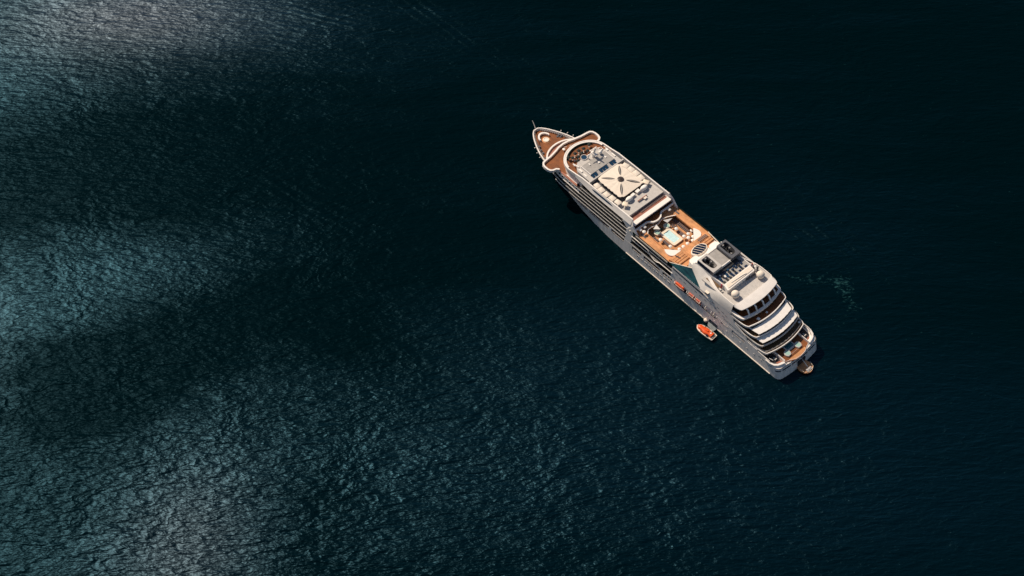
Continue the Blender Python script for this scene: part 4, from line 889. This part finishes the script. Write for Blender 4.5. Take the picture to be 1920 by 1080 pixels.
# boats
def boat(name, label, x, y, z, rot, L, W, top, striped=False, tender=False):
    t = thing(name, label, 'boat', x, y, z, rot, None if tender else 'lifeboats in the davits')
    def plan(k, o=0.0):
        pts = []
        for i in range(13):
            u = i / 12; xx = -L / 2 + L * u * 1.0
            w_ = W / 2 * (min(1, .86 + .5 * u) if u < .3 else 1.0) * (1 if u < .55 else max(0, 1 - ((u - .55) / .45) ** 2.4) ** .6)
            pts.append((xx * (1 - o / L), max(w_ * k - o * .3, .03)))
        return pts + [(x_, -y_) for x_, y_ in reversed(pts)]
    mb = MB(); mb.ring([[(a * .94, b * .72, -.5) for a, b in plan(1)], [(a * .97, b * .93, .3) for a, b in plan(1)], [(a, b, 1.0) for a, b in plan(1)], [(a, b, 1.18) for a, b in plan(1)], [(a * .96, b * .9, 1.2) for a, b in plan(1)]], True, True, True)
    mb.build('hull', M['cream'] if tender else M['red'] if not striped else M['orangep'], t, 40)
    mb = MB(); pl = [(a, b) for a, b in plan(.96)]
    MB().wallband(pl, .14, 1.16, 1.36, True).build('gunwale', M['cream'], t, 40)
    def hour(a): return 1.0 if not tender else .80 + .14 * math.cos((a / L + .05) * math.pi * 4)
    rows = []
    for k, z in ((.9, 1.2), (.86, 1.9), (.74, 2.3), (.45, 2.5)):
        rows.append([(a * (.86 if tender else .9) * (1 - .04 * (z - 1.2)) + (.25 if tender else 0), b * k * hour(a), z) for a, b in plan(1)])
    mb = MB(); mb.ring(rows, True, False, True); mb.build('canopy', M[top], t, 45)
    if striped:
        for s_ in (-1, 1): MB().tube([(-L * .36, s_ * W * .3, 2.18), (L * .3, s_ * W * .3, 2.18)], .14).build('stripe', M['cream'], t)
    MB().box(-L * .12, L * .02, -.42, .42, 2.45, 2.85).build('conning_hatch', M[top] if not tender else M['orange'], t)
    for s_ in (-1, 1):
        for a in (-.25, -.05, .15): MB().box(L * a - .5, L * a + .5, *sorted((s_ * W * .36, s_ * W * .405)), 1.5, 1.85).build('window', M['glass'], t)
    if tender:
        MB().box(-L * .40, -L * .36, -W * .33, W * .33, 1.3, 2.2).build('rear_door_panel', M['glass'], t)
        MB().prism(rounded([(-L * .36, W * .34), (-L * .46, W * .34), (-L * .46, -W * .34), (-L * .36, -W * .34)], .3), 1.2, 1.42).build('stern_deck', M['cream'], t)
        for b in (-1.0, 1.0): MB().box(-L * .45, -L * .41, b - .55, b + .55, 1.4, 1.75).build('stern_seat', M['cream'], t)
        MB().tube([(L * .36, W * .12, 1.6), (L * .44, 0, 1.7), (L * .36, -W * .12, 1.6)], .08).build('bow_rail', M['lgrey'], t)
        MB().box(-L * .22, -L * .16, W * .30, W * .47, 1.3, 2.0).build('side_door', M['navy'], t)
        MB().box(-L * .30, -L * .24, -.5, .2, 2.3, 2.55).build('roof_vent', M['fabw'], t)
        MB().box(L * .26, L * .31, -.4, .4, 2.05, 2.3).build('bow_hatch', M['black'], t)
    return t
boat('lifeboat', 'bright orange enclosed lifeboat hanging foremost in the ship side', 72.6, 14.1, 7.9, 0, 7.2, 3.0, 'orange')
boat('lifeboat', 'faded red lifeboat with cream stripes, middle one in the ship side', 64.2, 13.95, 7.95, 0, 5.0, 2.7, 'orangep', True)
boat('lifeboat', 'faded red lifeboat with cream stripes, beside the empty boat bay', 59.6, 13.95, 7.95, 0, 4.2, 2.7, 'orangep', True)
boat('tender_boat', 'orange and cream tender boat floating beside the grey boarding platform', 47.5, 20.4, .12, R(4), 11.0, 4.7, 'orange', tender=True)
t = thing('boarding_pontoon', 'grey boarding pontoon let down from the open side door', 'pontoon', 48.2, 16.1, .1)
MB().prism(rounded([(2.9, -1.45), (1.3, .9), (-2.9, 1.7), (-3.0, -1.45)], .25), .1, .75).build('deck', M['pont'], t)
MB().tube([(1.3, .8, 1.6), (-2.8, 1.6, 1.6)], .07).build('handrail', M['lgrey'], t)
for k in range(4): MB().tube([(1.3 - 1.35 * k, .8 + .26 * k, .7), (1.3 - 1.35 * k, .8 + .26 * k, 1.6)], .06, 5).build('post', M['lgrey'], t)
MB().lathe(4.2, -1.0, [(.2, .1), (1.0, .3), (1.15, 1.0), (.9, 1.5), (.1, 1.7)], 14).build('fender', M['cream'], t)
MB().box(-2.9, 2.6, -1.6, -1.4, .3, 3.0).build('shell_door', M['navy'], t)
